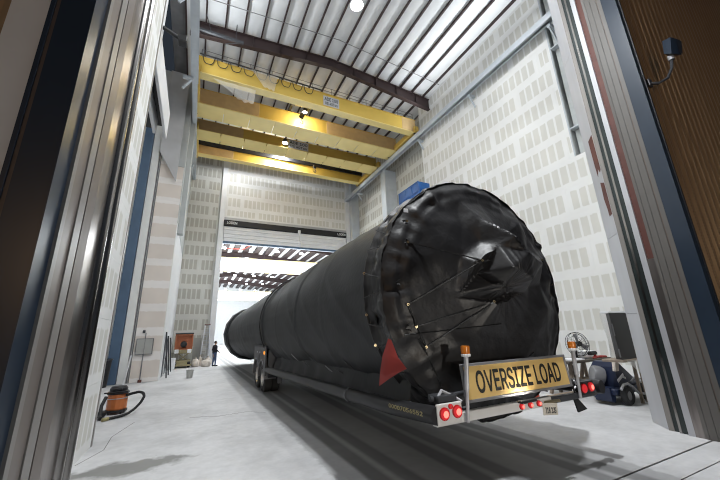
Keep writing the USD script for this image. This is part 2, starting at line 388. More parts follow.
fl = setting('floor', 'pale dusty concrete floor slab with tyre tracks and a door groove', 'floor')
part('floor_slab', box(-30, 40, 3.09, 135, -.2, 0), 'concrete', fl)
part('floor_slab', box(-30, 40, 2.66, 3.06, -.2, -.002), 'concrete', fl, label='narrow sill slab between the two floor joints')
part('floor_slab', box(-30, 40, -40, 2.645, -.2, -.004), 'concrete', fl, label='outdoor apron slab in front of the door')
part('joint_groove', cat(box(-1, 9, 3.055, 3.095, -.2, -.03), box(-1, 9, 2.64, 2.665, -.2, -.02)), 'joint_dark', fl)
for k, (pth) in enumerate([[(-1.6, 7.85, 0), (-1.35, 8.6, 0), (-1.4, 9.6, 0), (-1.15, 10.9, 0)], [(0.1, 10.6, 0), (.8, 10.3, 0), (1.5, 10.4, 0), (1.95, 10.0, 0)]]):
    part('hairline_crack', cat([bar(np.array(a)+(0, 0, .001), np.array(b)+(0, 0, .001), .012, .002) for a, b in zip(pth[:-1], pth[1:])]), 'joint_dark', fl)

# right wall
wr = setting('wall_right', 'right hand drywall with staggered taped gypsum boards, stepped back at the far bay', 'wall')
part('wall_backing', cat(box(XR, XW+.3, 7.0, 17.0, 0, 18.6), box(XW, XW+.3, 17.0, YB+.3, 0, 18.6), box(XW, XW+.3, 3.9, 7.0, 0, 18.6), box(XR, XW, 4.0, 7.0, 0, 8.9)), 'mud_white', wr)
board_wall(wr, (XR, 17.0, 0), (0, -1, 0), (0, 0, 1), 12.8, 18.45, 'drywall_white', .33, v0=-.86,
           clip=lambda a, b, c, d: (a, b, c, d) if c < 8.8 else ((a, min(b, 10.0), c, d) if a < 9.8 else None))
board_wall(wr, (XW, YB, 0), (0, -1, 0), (0, 0, 1), 13.0, 18.45, 'drywall_grey', .1)
part('corner_bead', box(XR-.02, XR+.02, 6.98, 7.02, 8.9, 18.4), 'light_steel', wr)
part('pilaster', box(13.45, XW, 21.7, 22.4, 0, 15.45, .02), 'light_steel', wr, label='grey steel column casing under the crane rail')
part('pilaster', box(13.75, XW, 29.1, YB, 0, 17.8, .02), 'light_steel', wr, label='grey corner casing beside the back wall')
part('recess_lining', cat(box(XW-.03, XW, 4.0, 7.0, 8.9, 18.4), box(XR, XW, 6.95, 7.0, 8.9, 18.4)), 'wall_grey', wr)

# back wall
wb = setting('wall_back', 'back drywall of taped gypsum boards around the roller door', 'wall')
part('wall_backing', cat(box(-1.7, 1.35, YB, YB+.4, 0, 18.7), box(1.35, 13.5, YB, YB+.4, 10.2, 19.1), box(13.5, XW+.3, YB, YB+.4, 0, 18.7)), 'mud_white', wb)
board_wall(wb, (-1.65, YB, 0), (1, 0, 0), (0, 0, 1), 2.75, 18.4, 'drywall_grey', .45)  # darker board colour here carries the lack of light at this end
board_wall(wb, (1.55, YB-.15, 12.35), (1, 0, 0), (0, 0, 1), 11.85, 6.2, 'drywall_white', .12, v0=-.35)
part('wall_backing', box(1.5, 13.45, YB-.15, YB, 12.3, 18.7), 'mud_white', wb)
part('door_casing', box(1.1, 1.52, YB-.28, YB+.1, 0, 18.6, .02), 'white_paint', wb, label='tall white casing left of the roller door')
part('door_casing', box(13.35, 13.8, YB-.28, YB+.1, 0, 18.6, .02), 'white_paint', wb, label='white casing right of the roller door')
part('lintel_trim', box(1.5, 13.4, YB-.24, YB, 12.05, 12.32, .02), 'galvanised', wb)
part('personnel_door', box(.05, .62, YB-.05, YB, 0, 2.05, .01), 'door_grey', wb)

# roller door head in the back wall
dr = setting('door_1', 'raised white roller door with a long black header strip in the back wall', 'door')
hd = part('header_strip', box(1.5, 13.3, YB-.42, YB-.1, 11.5, 12.03, .03), 'black_paint', dr)
part('maker_mark', text('LODEN', (1.75, YB-.425, 11.66), (1, 0, 0), (0, 0, 1), .22, .01, width=.85), 'white_plastic', hd, label='small white lettering at the left end')
part('maker_mark', text('LODEN', (12.3, YB-.425, 11.66), (1, 0, 0), (0, 0, 1), .22, .01, width=.85), 'white_plastic', hd, label='small white lettering at the right end')
for k in range(4):
    part('door_slat', box(1.55, 13.3, YB-.30+.03*k, YB-.1, 11.12-.35*k, 11.48-.35*k, .04), 'white_paint', dr)
part('bottom_rail', box(1.55, 13.3, YB-.32, YB-.05, 9.90, 10.10, .02), 'blue_post', dr)
part('centre_bracket', cat(box(8.15, 8.42, YB-.46, YB-.4, 11.42, 11.75, .02), bar((8.25, YB-.44, 11.5), (8.55, YB-.36, 10.1), .12, .05)), 'white_paint', dr)

# left wall
wl = setting('wall_left', 'left hand wall with a taped gypsum return, a recessed bay and grey sheeting', 'wall')
part('wall_backing', cat(box(-2.4, XL, 4.2, 9.0, 0, 10.7), box(-2.4, XL, 4.2, 9.5, 10.7, 18.6), box(-1.9, -1.42, 20.9, YB, 0, 18.6), box(-4.6, -4.3, 8.5, 21, 0, 18.6)), 'white_paint', wl)
board_wall(wl, (XL, 4.25, 0), (0, 1, 0), (0, 0, 1), 4.74, 18.4, 'drywall_white', .2)
part('wall_backing', box(-4.4, -1.42, 20.6, 20.9, 0, 18.6), 'mud_white', wl, label='back of the recessed bay')
board_wall(wl, (-2.66, 20.6, 0), (1, 0, 0), (0, 0, 1), 1.22, 12.2, 'drywall_pink', .0)
part('upper_lining', box(-1.9, -1.42, 20.55, 20.62, 12.0, 18.4), 'wall_grey', wl); part('upper_lining', box(-1.43, -1.40, 20.6, YB, 8.5, 18.4), 'wall_grey', wl)
part('blue_post', box(-3.6, -3.16, 20.3, 20.6, 0, 17.5, .02), 'blue_post', wl)
part('post_casing', box(-3.14, -2.78, 20.42, 20.6, 0, 17.5, .01), 'mud_white', wl)
part('conduit_pipe', cat(cyl((-2.74, 20.55, 0), (-2.74, 20.55, 14), .03), cyl((-2.67, 20.57, 0), (-2.67, 20.57, 14), .02)), 'mid_steel', wl)
part('edge_bead', box(XL-.05, XL+.03, 8.97, 9.05, 0, 12.6), 'trim_light', wl)
# hoods above the recessed bay (header of a side door)
part('hood_fascia', box(-1.74, XL, 9.02, 13.3, 9.55, 10.7, .015), 'white_paint', wl)
part('hood_track', box(-2.06, -1.96, 9.1, 12.9, 9.45, 10.0, .01), 'white_paint', wl)
part('hood_soffit', box(-2.32, -1.74, 9.05, 13.2, 10.0, 10.5, .01), 'black_paint', wl)
part('hood_gap_block', box(-2.30, -2.10, 9.1, 12.8, 9.6, 10.05), 'black_paint', wl)  # black box filling the dark gap beside the hood track
part('brace_plate', cat(bar((-1.62, 20.95, 12.9), (-1.40, 20.85, 12.6), .05, .05), bar((-1.62, 20.95, 12.2), (-1.40, 20.85, 12.6), .05, .05)), 'white_paint', wl)
part('grey_sheeting', extrude([(-2.75, 12.62), (-1.74, 10.85), (-1.68, 18.4), (-2.75, 18.4)], (0, 20.3, 0), (1, 0, 0), (0, 0, 1), .06), 'sheet_grey', wl)
part('column_casing', box(-1.62, -1.12, 21.2, 21.7, 8.0, 17.4, .02), 'wall_grey', wl)
for k, y in enumerate((22.2, 24.0)):
    d = part('side_door', box(-1.44, -1.395, y, y+.95, 0, 2.3-.1*k, .01), 'blue_steel', wl)
    part('door_handle', cyl((-1.39, y+.12, 1.0), (-1.33, y+.12, 1.0), .025), 'mid_steel', d)
part('camera_bracket', cat(cyl((XL, 9.3, 10.95), (-1.15, 9.5, 10.9), .06), box(-1.25, -1.0, 9.35, 9.65, 10.75, 11.0, .03)), 'black_paint', wl)

# front wall around the opening (inner side, lintel)
wf = setting('wall_front', 'front wall of the hall around the tall door opening', 'wall')
part('wall_backing', cat(box(8.9, XW+.3, 3.75, 4.0, 0, 18.6), box(-2.4, -1.0, 3.9, 4.15, 0, 18.6), box(-2.4, XW, 3.6, 4.0, 11.6, 19.2)), 'mud_white', wf)

# roof
rf = setting('ceiling', 'low pitched roof of white insulation strips between dark steel purlins', 'ceiling')
px0, dp = -1.86, 0.955
xs = [px0+dp*k for k in range(18)]
for k in range(17):
    a, b = xs[k], xs[k+1]; n = 30; P = np.zeros((n*2+1, 5, 3))
    for i in range(n*2+1):
        for j in range(5):
            u = j/4; x = a+(b-a)*u; y = 3.6+(YB+.4-3.6)*i/(2*n)
            P[i, j] = (x, y, roof_z(x)-.02-.05*math.sin(math.pi*u)*(1.0 if i % 2 else .35))
    part('roof_panel', grid(P), 'roof_white', rf, smooth=40)
part('roof_deck', cat(hull([(-2.6, 3.5, roof_z(-2.6)+.12), (XRIDGE, 3.5, RIDGE+.12), (-2.6, 31, roof_z(-2.6)+.12), (XRIDGE, 31, RIDGE+.12), (-2.6, 3.5, roof_z(-2.6)+.2), (XRIDGE, 3.5, RIDGE+.2), (-2.6, 31, roof_z(-2.6)+.2), (XRIDGE, 31, RIDGE+.2)]),
                      hull([(15.1, 3.5, roof_z(15.1)+.12), (XRIDGE, 3.5, RIDGE+.12), (15.1, 31, roof_z(15.1)+.12), (XRIDGE, 31, RIDGE+.12), (15.1, 3.5, roof_z(15.1)+.2), (XRIDGE, 3.5, RIDGE+.2), (15.1, 31, roof_z(15.1)+.2), (XRIDGE, 31, RIDGE+.2)])), 'mid_steel', rf)
for k, x in enumerate(xs):
    if x < XR+.2:
        z = roof_z(x); part('purlin', cat(box(x-.025, x+.025, 3.6, YB, z-.20, z-.02), box(x-.042, x+.042, 3.6, YB, z-.205, z-.19)), 'brown_steel', rf)
for y in (14.15, 26.2):
    part('conduit_pipe', tube([(x, y, roof_z(x)-.28) for x in np.linspace(-1.2, 13.6, 9)], .022, 6), 'mid_steel', rf)

def rafter(y, label):
    t = thing('roof_beam', label, 'beam', (XRIDGE, y, 0), kind='structure')
    for sgn, x0, x1 in ((1, XRIDGE, XR+.4), (-1, XRIDGE, -1.6)):
        d0, d1 = .62, .86
        def sec(x, d, w0, w1, za, zb): return [(x, y+w0, roof_z(x)-.27-za*d), (x, y+w1, roof_z(x)-.27-za*d), (x, y+w0, roof_z(x)-.27-zb*d), (x, y+w1, roof_z(x)-.27-zb*d)]
        part('web_plate', hull(sec(x0, d0, -.02, .02, 0, 1)+sec(x1, d1, -.02, .02, 0, 1)), 'brown_steel', t)
        part('top_flange', hull(sec(x0, d0, -.14, .14, 0, .05)+sec(x1, d1, -.14, .14, 0, .035)), 'brown_steel', t)
        part('bottom_flange', hull(sec(x0, d0, -.14, .14, .95, 1)+sec(x1, d1, -.14, .14, .965, 1)), 'brown_steel', t)
        for k in range(1, 5):
            x = x0+(x1-x0)*k/5; part('stiffener', box(x-.012, x+.012, y-.13, y+.13, roof_z(x)-.27-(d0+(d1-d0)*k/5)+.02, roof_z(x)-.28), 'brown_steel', t)
    return t
rafter(15.75, 'long dark brown roof beam crossing in front of the yellow cranes')
rafter(21.9, 'dark brown roof beam seen between the yellow crane girders')
rafter(27.6, 'dark brown roof beam nearest the back wall')

# ------------------------------------------------------------------ jambs of the front opening
tr = setting('trim_1', 'left door jamb of steel tracks, pale trim and dark blue flashing', 'door jamb')
H = 18.6
def strip(parent, name, mat, pts, label=None, smooth=False, z0=0.0, z1=H):
    """vertical strip with plan outline pts."""
    part(name, extrude(pts, (0, 0, z0), (1, 0, 0), (0, 1, 0), z1-z0), mat, parent, label=label, smooth=smooth)
xj = -.9
strip(tr, 'end_plate', 'trim_light', [(xj-.2, 4.18), (xj-.2, 4.24), (xj-.03, 4.24), (xj-.03, 4.18)])
part('door_track', cat(cyl((xj-.005, 4.12, 0), (xj-.005, 4.12, H), .045, n=16), cyl((xj-.01, 3.86, 0), (xj-.01, 3.86, H), .055, n=16)), 'chrome_track', tr, smooth=40)
strip(tr, 'track_slot', 'brushed_steel', [(xj-.08, 3.80), (xj-.08, 4.2), (xj-.03, 4.2), (xj-.03, 3.80)])
strip(tr, 'jamb_plate', 'brushed_steel', [(xj-.08, 3.40), (xj-.08, 3.8), (xj, 3.8), (xj, 3.40)])
strip(tr, 'primer_strip', 'primer_red', [(xj-.08, 3.36), (xj-.08, 3.40), (xj+.012, 3.40), (xj+.012, 3.36)])
strip(tr, 'jamb_trim', 'trim_beige', [(xj-.08, 3.20), (xj-.08, 3.36), (xj+.03, 3.36), (xj+.02, 3.20)])
strip(tr, 'groove_strip', 'trim_groove', [(xj-.08, 3.175), (xj-.08, 3.20), (xj-.01, 3.20), (xj-.01, 3.175)])
strip(tr, 'jamb_trim', 'trim_light', [(xj-.08, 3.04), (xj-.08, 3.175), (xj+.02, 3.175), (xj+.02, 3.04)], label='pale folded edge trim')
strip(tr, 'jamb_trim', 'trim_beige', [(xj-.08, 2.84), (xj-.08, 3.04), (xj+.01, 3.04), (xj+.01, 2.84)])
strip(tr, 'jamb_trim', 'trim_light', [(xj-.08, 2.775), (xj-.08, 2.84), (xj+.02, 2.84), (xj+.02, 2.775)], label='narrow pale bead')
strip(tr, 'corner_flashing', 'blue_steel', [(xj-.19, 2.56), (xj, 2.56), (xj, 2.775), (xj-.02, 2.775), (xj-.02, 2.58), (xj-.19, 2.58)], label='dark blue folded corner flashing')
strip(tr, 'flashing_lip', 'trim_groove', [(xj-.215, 2.57), (xj-.19, 2.57), (xj-.19, 2.62), (xj-.215, 2.62)])
strip(tr, 'flashing_edge', 'blue_steel', [(xj-.24, 2.555), (xj-.215, 2.555), (xj-.215, 2.62), (xj-.24, 2.62)])

t2 = setting('trim_2', 'right door jamb of galvanised plate, steel tracks, grey trim and dark blue flashing', 'door jamb')
xk = 8.2
for k, (z0, z1) in enumerate([(0, 2.2), (2.2, 3.95), (3.95, 9.0), (9.0, H)]):
    strip(t2, 'jamb_plate', 'galvanised', [(8.745, 4.15), (8.785, 4.11), (8.40, 3.725), (8.345, 3.725)][::-1], z0=z0+.004, z1=z1-.004)
# bare primer patches where the pale coat has peeled
def on_plate(s, z, o=.004): p = np.array([8.745, 4.15])+(np.array([8.345, 3.725])-np.array([8.745, 4.15]))*s; n = np.array([-.728, .685])*o; return (p[0]+n[0], p[1]+n[1], z)
def patch(pts, mat):
    a = [on_plate(s, z) for s, z in pts]; c = np.mean(a, axis=0); v = np.array(a+[c]); n = len(a)
    back = v-np.array([-.728, .685, 0])*.003
    f = [(i, (i+1) % n, n) for i in range(n)]
    m = tm(np.vstack([v, back]), f+[(i+n+1, n+n+1, (i+1) % n+n+1) for i in range(n)]+[(i, i+n+1, (i+1) % n+n+1) for i in range(n)]+[(i, (i+1) % n+n+1, (i+1) % n) for i in range(n)])
    return m
part('primer_patch', patch([(.52, 6.45), (.95, 6.5), (.97, 5.55), (.85, 5.5), (.75, 5.62), (.60, 5.45), (.55, 5.75)], None), 'primer_red', t2)
part('primer_patch', patch([(.66, 5.28), (.97, 5.2), (.97, 4.42), (.72, 4.40), (.70, 4.6), (.62, 4.85)], None), 'primer_red', t2)
strip(t2, 'track_lip', 'trim_light', [(8.33, 3.63), (8.33, 3.72), (8.37, 3.72), (8.37, 3.63)])
strip(t2, 'track_slot', 'dark_track', [(8.34, 3.55), (8.34, 3.63), (8.4, 3.63), (8.4, 3.55)])
strip(t2, 'track_lip', 'chrome_track', [(8.28, 3.50), (8.28, 3.54), (8.36, 3.54), (8.36, 3.50)])
strip(t2, 'track_slot', 'dark_track', [(8.29, 3.40), (8.29, 3.50), (8.36, 3.50), (8.36, 3.40)])
strip(t2, 'track_lip', 'galvanised', [(8.22, 3.29), (8.22, 3.39), (8.3, 3.39), (8.3, 3.29)], label='wide pale track edge')
strip(t2, 'primer_strip', 'primer_red', [(8.27, 3.16), (8.27, 3.29), (8.33, 3.29), (8.33, 3.16)], z0=3.25)
strip(t2, 'track_guard', 'brushed_steel', [(8.22, 3.16), (8.22, 3.29), (8.33, 3.29), (8.33, 3.16)], z0=0, z1=3.25)
strip(t2, 'jamb_trim', 'trim_grey', [(8.2, 3.10), (8.21, 3.16), (8.3, 3.16), (8.3, 3.10)])
strip(t2, 'jamb_trim', 'trim_grey', [(8.2, 2.99), (8.2, 3.094), (8.3, 3.094), (8.3, 2.99)])
strip(t2, 'jamb_trim', 'trim_grey', [(8.2, 2.87), (8.2, 2.984), (8.3, 2.984), (8.3, 2.87)])
strip(t2, 'groove_strip', 'trim_groove', [(8.215, 2.845), (8.215, 2.87), (8.3, 2.87), (8.3, 2.845)])
strip(t2, 'jamb_trim', 'trim_grey', [(8.195, 2.775), (8.195, 2.845), (8.3, 2.845), (8.3, 2.775)])
strip(t2, 'corner_flashing', 'blue_steel', [(8.2, 2.51), (8.37, 2.51), (8.37, 2.53), (8.22, 2.53), (8.22, 2.775), (8.2, 2.775)], label='dark blue folded corner flashing')
strip(t2, 'flashing_lip', 'black_paint', [(8.37, 2.50), (8.42, 2.50), (8.42, 2.6), (8.37, 2.6)])
part('jamb_core', cat(box(8.42, 9.0, 2.6, 3.7, 0, H), ), 'mud_white', t2)
part('jamb_core', cat(box(-1.6, -.98, 2.6, 4.15, 0, H)), 'mud_white', tr)

# outside siding: ribbed panels on both sides
def siding(parent, x0, n, y, sgn, z1=H):
    for k in range(n):
        a = x0+sgn*.915*k; pts = []
        for r in range(3):
            o = a+sgn*.305*r
            pts += [(o, y), (o+sgn*.10, y), (o+sgn*.118, y-.016), (o+sgn*.138, y-.016), (o+sgn*.156, y), (o+sgn*.20, y), (o+sgn*.232, y-.045), (o+sgn*.268, y-.045), (o+sgn*.30, y)]
        pts.append((a+sgn*.913, y)); back = [(a+sgn*.913, y+.006), (a, y+.006)]
        pl = pts+back
        if sgn < 0: pl = pl[::-1]
        part('siding_panel', extrude(pl, (0, 0, 0), (1, 0, 0), (0, 1, 0), z1), 'siding_tan', parent)
sr = setting('trim_3', 'tan ribbed metal siding outside, right of the door opening', 'siding'); siding(sr, 8.42, 12, 2.56, 1)
sl = setting('trim_4', 'tan ribbed metal siding outside, left of the door opening', 'siding'); siding(sl, -1.14, 5, 2.62, -1)

# ================================================================== CRANES
for nm, x, lab in (('runway_beam', 13.4, 'pale steel crane runway beam along the right wall'), ('runway_beam', -1.2, 'pale steel crane runway beam at the left wall')):
    t = thing(nm, lab, 'crane rail', (x, 4.3, 15.5))
    y0 = 4.3 if x > 0 else 6.0
    if x > 0:
        part('web_plate', box(x-.05, x+.05, y0, YB-.05, 15.5, 15.9), 'light_steel', t)
        part('bottom_flange', box(x-.17, x+.17, y0, YB-.05, 15.5, 15.53), 'light_steel', t)
        part('side_plate', box(x-.14, x-.11, y0, YB-.05, 15.53, 15.87), 'light_steel', t)
    else:
        part('bottom_flange', box(x-.18, x+.18, y0, 17.2, 15.5, 15.54), 'light_steel', t)
        part('web_plate', box(x-.12, x+.12, y0, YB-.05, 15.54, 15.9), 'light_steel', t)
    part('crane_rail', box(x-.03, x+.03, y0, YB-.05, 15.9, 15.97), 'mid_steel', t)
    for k, y in enumerate(np.arange(6.6, 29.5, 5.1)):
        s = 1 if x > 0 else -1
        part('wall_bracket', cat(box(x+s*.05, x+s*.55, y-.08, y+.08, 15.32, 15.5, .01), bar((x+s*.1, y, 15.35), (x+s*.5, y, 14.7), .1, .06, up=(0, 1, 0))), 'light_steel', t)

def loop(xa, xb, y, z, drop): 
    u = np.linspace(0, 1, 9); return [(xa+(xb-xa)*a, y, z-drop*(1-(2*a-1)**4)) for a in u]
GX0, GX1 = -1.15, 13.38
def girder(parent, y0, y1, front_mat='crane_yellow'):
    g = part('bridge_girder', box(GX0, GX1, y0, y1, 16.05, 17.05, .015), front_mat, parent)
    part('bottom_flange', box(GX0, GX1, y0-.05, y1+.06, 16.0, 16.05, .008), 'crane_yellow_lit', g)
    part('top_flange', box(GX0, GX1, y0-.05, y1+.06, 17.05, 17.09, .008), 'crane_yellow', g)
    return g
def walkway(parent, y0, y1):
    n = 9; w = (GX1-GX0)/n
    for k in range(n):
        part('walkway_plate', box(GX0+w*k+.025, GX0+w*(k+1)-.025, y0, y1, 15.98, 16.03, .01), 'crane_yellow_lit', parent)
def plate(parent, x0, x1, y, z0, z1, l1, l2):
    p = part('capacity_plate', box(x0, x1, y-.02, y, z0, z1, .004), 'galvanised', parent)
    h = (z1-z0)
    part('plate_lettering', cat(text(l1, (x0+.08, y-.02, z0+h*.54), (1, 0, 0), (0, 0, 1), h*.32, .006, width=(x1-x0)-.16), text(l2, (x0+.12, y-.02, z0+h*.12), (1, 0, 0), (0, 0, 1), h*.26, .006, width=(x1-x0)-.24)), 'sign_black', p)
def end_truck(parent, x, y0, y1):
    e = part('end_truck', box(x-.16, x+.16, y0, y1, 15.99, 16.42, .03), 'crane_yellow', parent)
    for y in (y0+.35, y1-.35): part('rail_wheel', cyl((x-.08, y, 16.12), (x+.08, y, 16.12), .16, n=14), 'dark_steel', e)
def hoist(parent, x, y0, y1):
    h = part('hoist_trolley', cat(box(x-.75, x+.75, y0, y0+.12, 17.1, 17.3, .02), box(x-.75, x+.75, y1-.12, y1, 17.1, 17.3, .02), box(x-.7, x-.5, y0, y1, 17.1, 17.28, .02), box(x+.5, x+.7, y0, y1, 17.1, 17.28, .02)), 'black_paint', parent)
    part('rope_drum', cyl((x-.45, (y0+y1)/2, 17.2), (x+.45, (y0+y1)/2, 17.2), .28, n=18), 'crane_yellow', h)
    part('drive_motor', cat(cyl((x+.45, (y0+y1)/2, 17.2), (x+.8, (y0+y1)/2, 17.2), .18, n=14), box(x-.72, x-.45, (y0+y1)/2-.2, (y0+y1)/2+.2, 16.9, 17.4, .03)), 'dark_steel', h)
    hb = part('hook_block', cat(box(x-.13, x+.13, (y0+y1)/2-.07, (y0+y1)/2+.07, 15.95, 16.3, .03), cyl((x, (y0+y1)/2-.1, 16.15), (x, (y0+y1)/2+.1, 16.15), .16, n=14), cyl((x-.07, (y0+y1)/2, 16.3), (x-.07, (y0+y1)/2, 17.1), .012, n=6), cyl((x+.07, (y0+y1)/2, 16.3), (x+.07, (y0+y1)/2, 17.1), .012, n=6)), 'black_paint', h)
    part('lifting_hook', tube([(x, (y0+y1)/2, 15.97), (x, (y0+y1)/2, 15.82), (x+.07, (y0+y1)/2, 15.74), (x+.1, (y0+y1)/2, 15.64), (x+.03, (y0+y1)/2, 15.55), (x-.07, (y0+y1)/2, 15.58), (x-.1, (y0+y1)/2, 15.66)], .03), 'dark_steel', hb)
    return h
def handrail(parent, y, xs):
    for z in (17.35, 17.6): part('hand_rail', cyl((xs[0], y, z), (xs[-1], y, z), .014, n=6), 'dark_steel', parent)
    for x in xs: part('rail_post', cyl((x, y, 17.08), (x, y, 17.62), .014, n=6), 'dark_steel', parent)
c1 = thing('overhead_crane', 'nearer yellow bridge crane with looped festoon cable and grey capacity plate', 'crane', (6.1, 18.9, 16.0))
girder(c1, 16.85, 17.3); girder(c1, 19.55, 20.05); walkway(c1, 19.5, 21.0)
plate(c1, 6.15, 7.25, 16.845, 16.18, 16.9, 'ADE 100', 'US 40Ton')
end_truck(c1, 13.3, 16.6, 21.0); end_truck(c1, -1.15, 16.6, 21.0)
hoist(c1, 5.2, 17.1, 19.8); handrail(c1, 16.9, np.linspace(-1, 13.2, 12))
for k in range(9): part('festoon_loop', tube(loop(-.95+.72*k, -.30+.72*k, 16.72, 17.12, .52), .022, 6), 'black_rubber', c1)
part('festoon_track', box(-1.1, 6.0, 16.70, 16.75, 17.12, 17.17), 'dark_steel', c1)
for (x0, x1, ya, yb) in ((-1.13, 2.6, 19.54, 20.06), (7.4, 13.3, 19.54, 20.06), (12.2, 13.36, 16.84, 17.31)):
    part('paper_wrap', box(x0, x1, ya-.012, yb+.01, 16.06, 17.11, .02), 'crane_wrap', c1)
part('lamp_shade', lathe([(.05, .34), (.1, .3), (.16, .1), (.17, 0)], (5.5, 18.75, 16.75), n=16), 'dark_steel', c1)
c2 = thing('overhead_crane', 'farther yellow bridge crane with a lit lamp, close to the back wall', 'crane', (6.1, 24.4, 16.0))
girder(c2, 22.9, 23.4); walkway(c2, 22.45, 23.85); girder(c2, 25.9, 26.35)
plate(c2, 5.3, 6.9, 22.44, 16.05, 16.75, 'ADE 100', 'US 40Ton')
end_truck(c2, 13.3, 22.2, 26.7); end_truck(c2, -1.15, 22.2, 26.7)
hoist(c2, 8.2, 23.2, 26.1)
part('cable_tray', box(GX0, GX1, 25.72, 25.86, 16.75, 17.1, .02), 'black_paint', c2)
for (x0, x1, ya, yb) in ((-1.13, 2.0, 22.89, 23.41), (-1.13, 1.6, 25.89, 26.36)):
    part('paper_wrap', box(x0, x1, ya-.012, yb+.01, 16.06, 17.11, .02), 'crane_wrap', c2)
lp = part('lamp_housing', lathe([(.05, .42), (.12, .36), (.2, .12), (.22, 0)], (5.0, 22.25, 16.25), n=18), 'dark_steel', c2)
part('lamp_lens', lathe([(.0, .0), (.2, .02), (.2, .05), (0, .06)], (5.0, 22.25, 16.23), n=18), 'lamp_white', lp)
sphere_light('trolley_glow_a', 5.5, 18.75, 16.72, .10, 900, (1, .93, .78))
sphere_light('trolley_glow_b', 4.7, 24.9, 16.6, .10, 500, (1, .93, .78))

def drape(name, pts, bulge, label, fold=.05, n=14, m=10, mat='clear_sheet'):
    """quad of four corner points (tl, tr, br, bl) as a rippled sheet."""
    a, b, c, d = (np.asarray(p, float) for p in pts); P = np.zeros((n, m, 3))
    for i in range(n):
        for j in range(m):
            u, v = i/(n-1), j/(m-1); p = (a*(1-u)+b*u)*(1-v)+(d*(1-u)+c*u)*v
            p = p+np.asarray(bulge)*math.sin(math.pi*u)*v+np.array([0, -1, 0])*fold*math.sin(u*17+v*2)*(.3+v)
            P[i, j] = p
    return single(name, grid(P), mat, label, 'plastic sheet', smooth=60)
drape('plastic_sheet', [(1.6, 16.72, 17.2), (3.2, 16.72, 17.2), (3.0, 16.66, 15.98), (2.35, 16.66, 16.1)], (0, -.08, -.05), 'thin clear plastic sheet draped over the front girder among the cable loops', .03)
drape('plastic_sheet', [(-.3, 17.0, 15.99), (2.0, 17.0, 15.99), (1.95, 17.2, 15.2), (.9, 17.2, 15.35)], (0, 0, -.15), 'torn clear plastic sheet hanging below the front crane girder at left', .06)
t = thing('strut', 'short dark steel strut hung under the roof at the left end of the beam', 'strut', (0, 15.2, 17.6))
part('channel', box(-1.2, 1.0, 15.0, 15.12, 17.05, 17.2, .01), 'dark_steel', t)
part('brace_rod', cat(cyl((.9, 15.06, 17.1), (.1, 15.06, 16.7), .02, n=6), cyl((-.6, 15.06, 17.2), (-.9, 15.06, 18.2), .02, n=6), cyl((.6, 15.06, 17.2), (.6, 15.06, 18.2), .02, n=6)), 'dark_steel', t)

dl = thing('door_head_lamp', 'flat floodlight fixed under the head of the door opening', 'lamp', (3.1, 2.45, 11.5))
part('housing', box(2.85, 3.35, 2.2, 2.7, 11.56, 11.68, .02), 'dark_steel', dl); part('bracket', box(3.05, 3.15, 2.5, 3.62, 11.66, 11.74, .01), 'dark_steel', dl)
# high bay lamps
LAB = ['high bay lamp over the right side in front of the brown roof beam', 'glaring high bay lamp in front of the brown roof beam', 'high bay lamp under the ridge above the farther crane', 'high bay lamp over the left side near the opening', 'high bay lamp at the left over the back wall']
for (x, y, z, s), lab in zip(BAYS, LAB):
    t = thing('high_bay_lamp', lab, 'lamp', (x, y, z))
    part('reflector', lathe([(.32, 0), (.30, .08), (.18, .30), (.10, .36), (.10, .55), (0, .56)], (x, y, z), n=20), 'white_paint', t, smooth=40)
    part('lens', lathe([(0, .03), (.27, .03), (.27, .05), (0, .06)], (x, y, z), n=20), 'lamp_white', t)
    part('hanger', cyl((x, y, z+.55), (x, y, roof_z(x)-.1), .015, n=6), 'dark_steel', t)

# ================================================================== LOAD
Y0, Y1 = 3.95, 28.0
def axis(y):
    k = (y-Y0)/(Y1-Y0); return 4.17+(4.0-4.17)*k, 2.59+(2.24-2.59)*k, 1.90+(1.73-1.90)*k
tw = thing('wrapped_tower_section', 'huge cylindrical tower section wrapped in black sheeting and roped on the trailer', 'cargo', (4.1, 16, .5))
def shell(ys, amp_fn, nt=144):
    P = np.zeros((len(ys), nt+1, 3)); th = np.linspace(0, 2*np.pi, nt+1)
    for i, y in enumerate(ys):
        cx, cz, r = axis(y); q = np.stack([np.cos(th)*3, np.sin(th)*3, np.full_like(th, y)], 1)
        d = amp_fn(q, th, y); rr = r+d
        P[i] = np.stack([cx+rr*np.cos(th), np.full_like(th, y)+.0*th, cz+rr*np.sin(th)], 1)
    m = grid(P[:, ::-1]); return m
def body_amp(q, th, y):
    gs = .010*np.exp(-((((q[:, 2]-1.3) % 2.15)-1.07)/.05)**2)+.010*np.exp(-(((th*3.1 % 1.0)-.5)/.03)**2)
    f1 = meshkit.fbm(q*np.array([.55, .55, .35])+3, 3, 1)-.5
    s = q[:, 2]*1.0+np.sin(th)*2.2*np.sign(np.cos(th)); f2 = np.abs(meshkit.noise(np.stack([s*1.5, np.cos(th)*1.2, np.sin(th)*1.2+9], 1), 4)-.5)
    low = np.clip(-np.sin(th)-.1, 0, 1); f3 = meshkit.noise(np.stack([q[:, 2]*2.2, np.cos(th)*5, np.sin(th)*5+4], 1), 8)-.5
    seam = .035*math.exp(-((y-13.2)/.12)**2)+.03*math.exp(-((y-8.6)/.06)**2)
    return .09*f1-.06*f2+.10*low*f3+seam+gs-.06*max(0, 1-(y-4.3)/14)
part('body_wrap', shell(np.concatenate([np.linspace(4.3, 14, 116), np.linspace(14.2, 27.4, 60)]), body_amp, 180), 'tarp_fabric', tw, smooth=50)
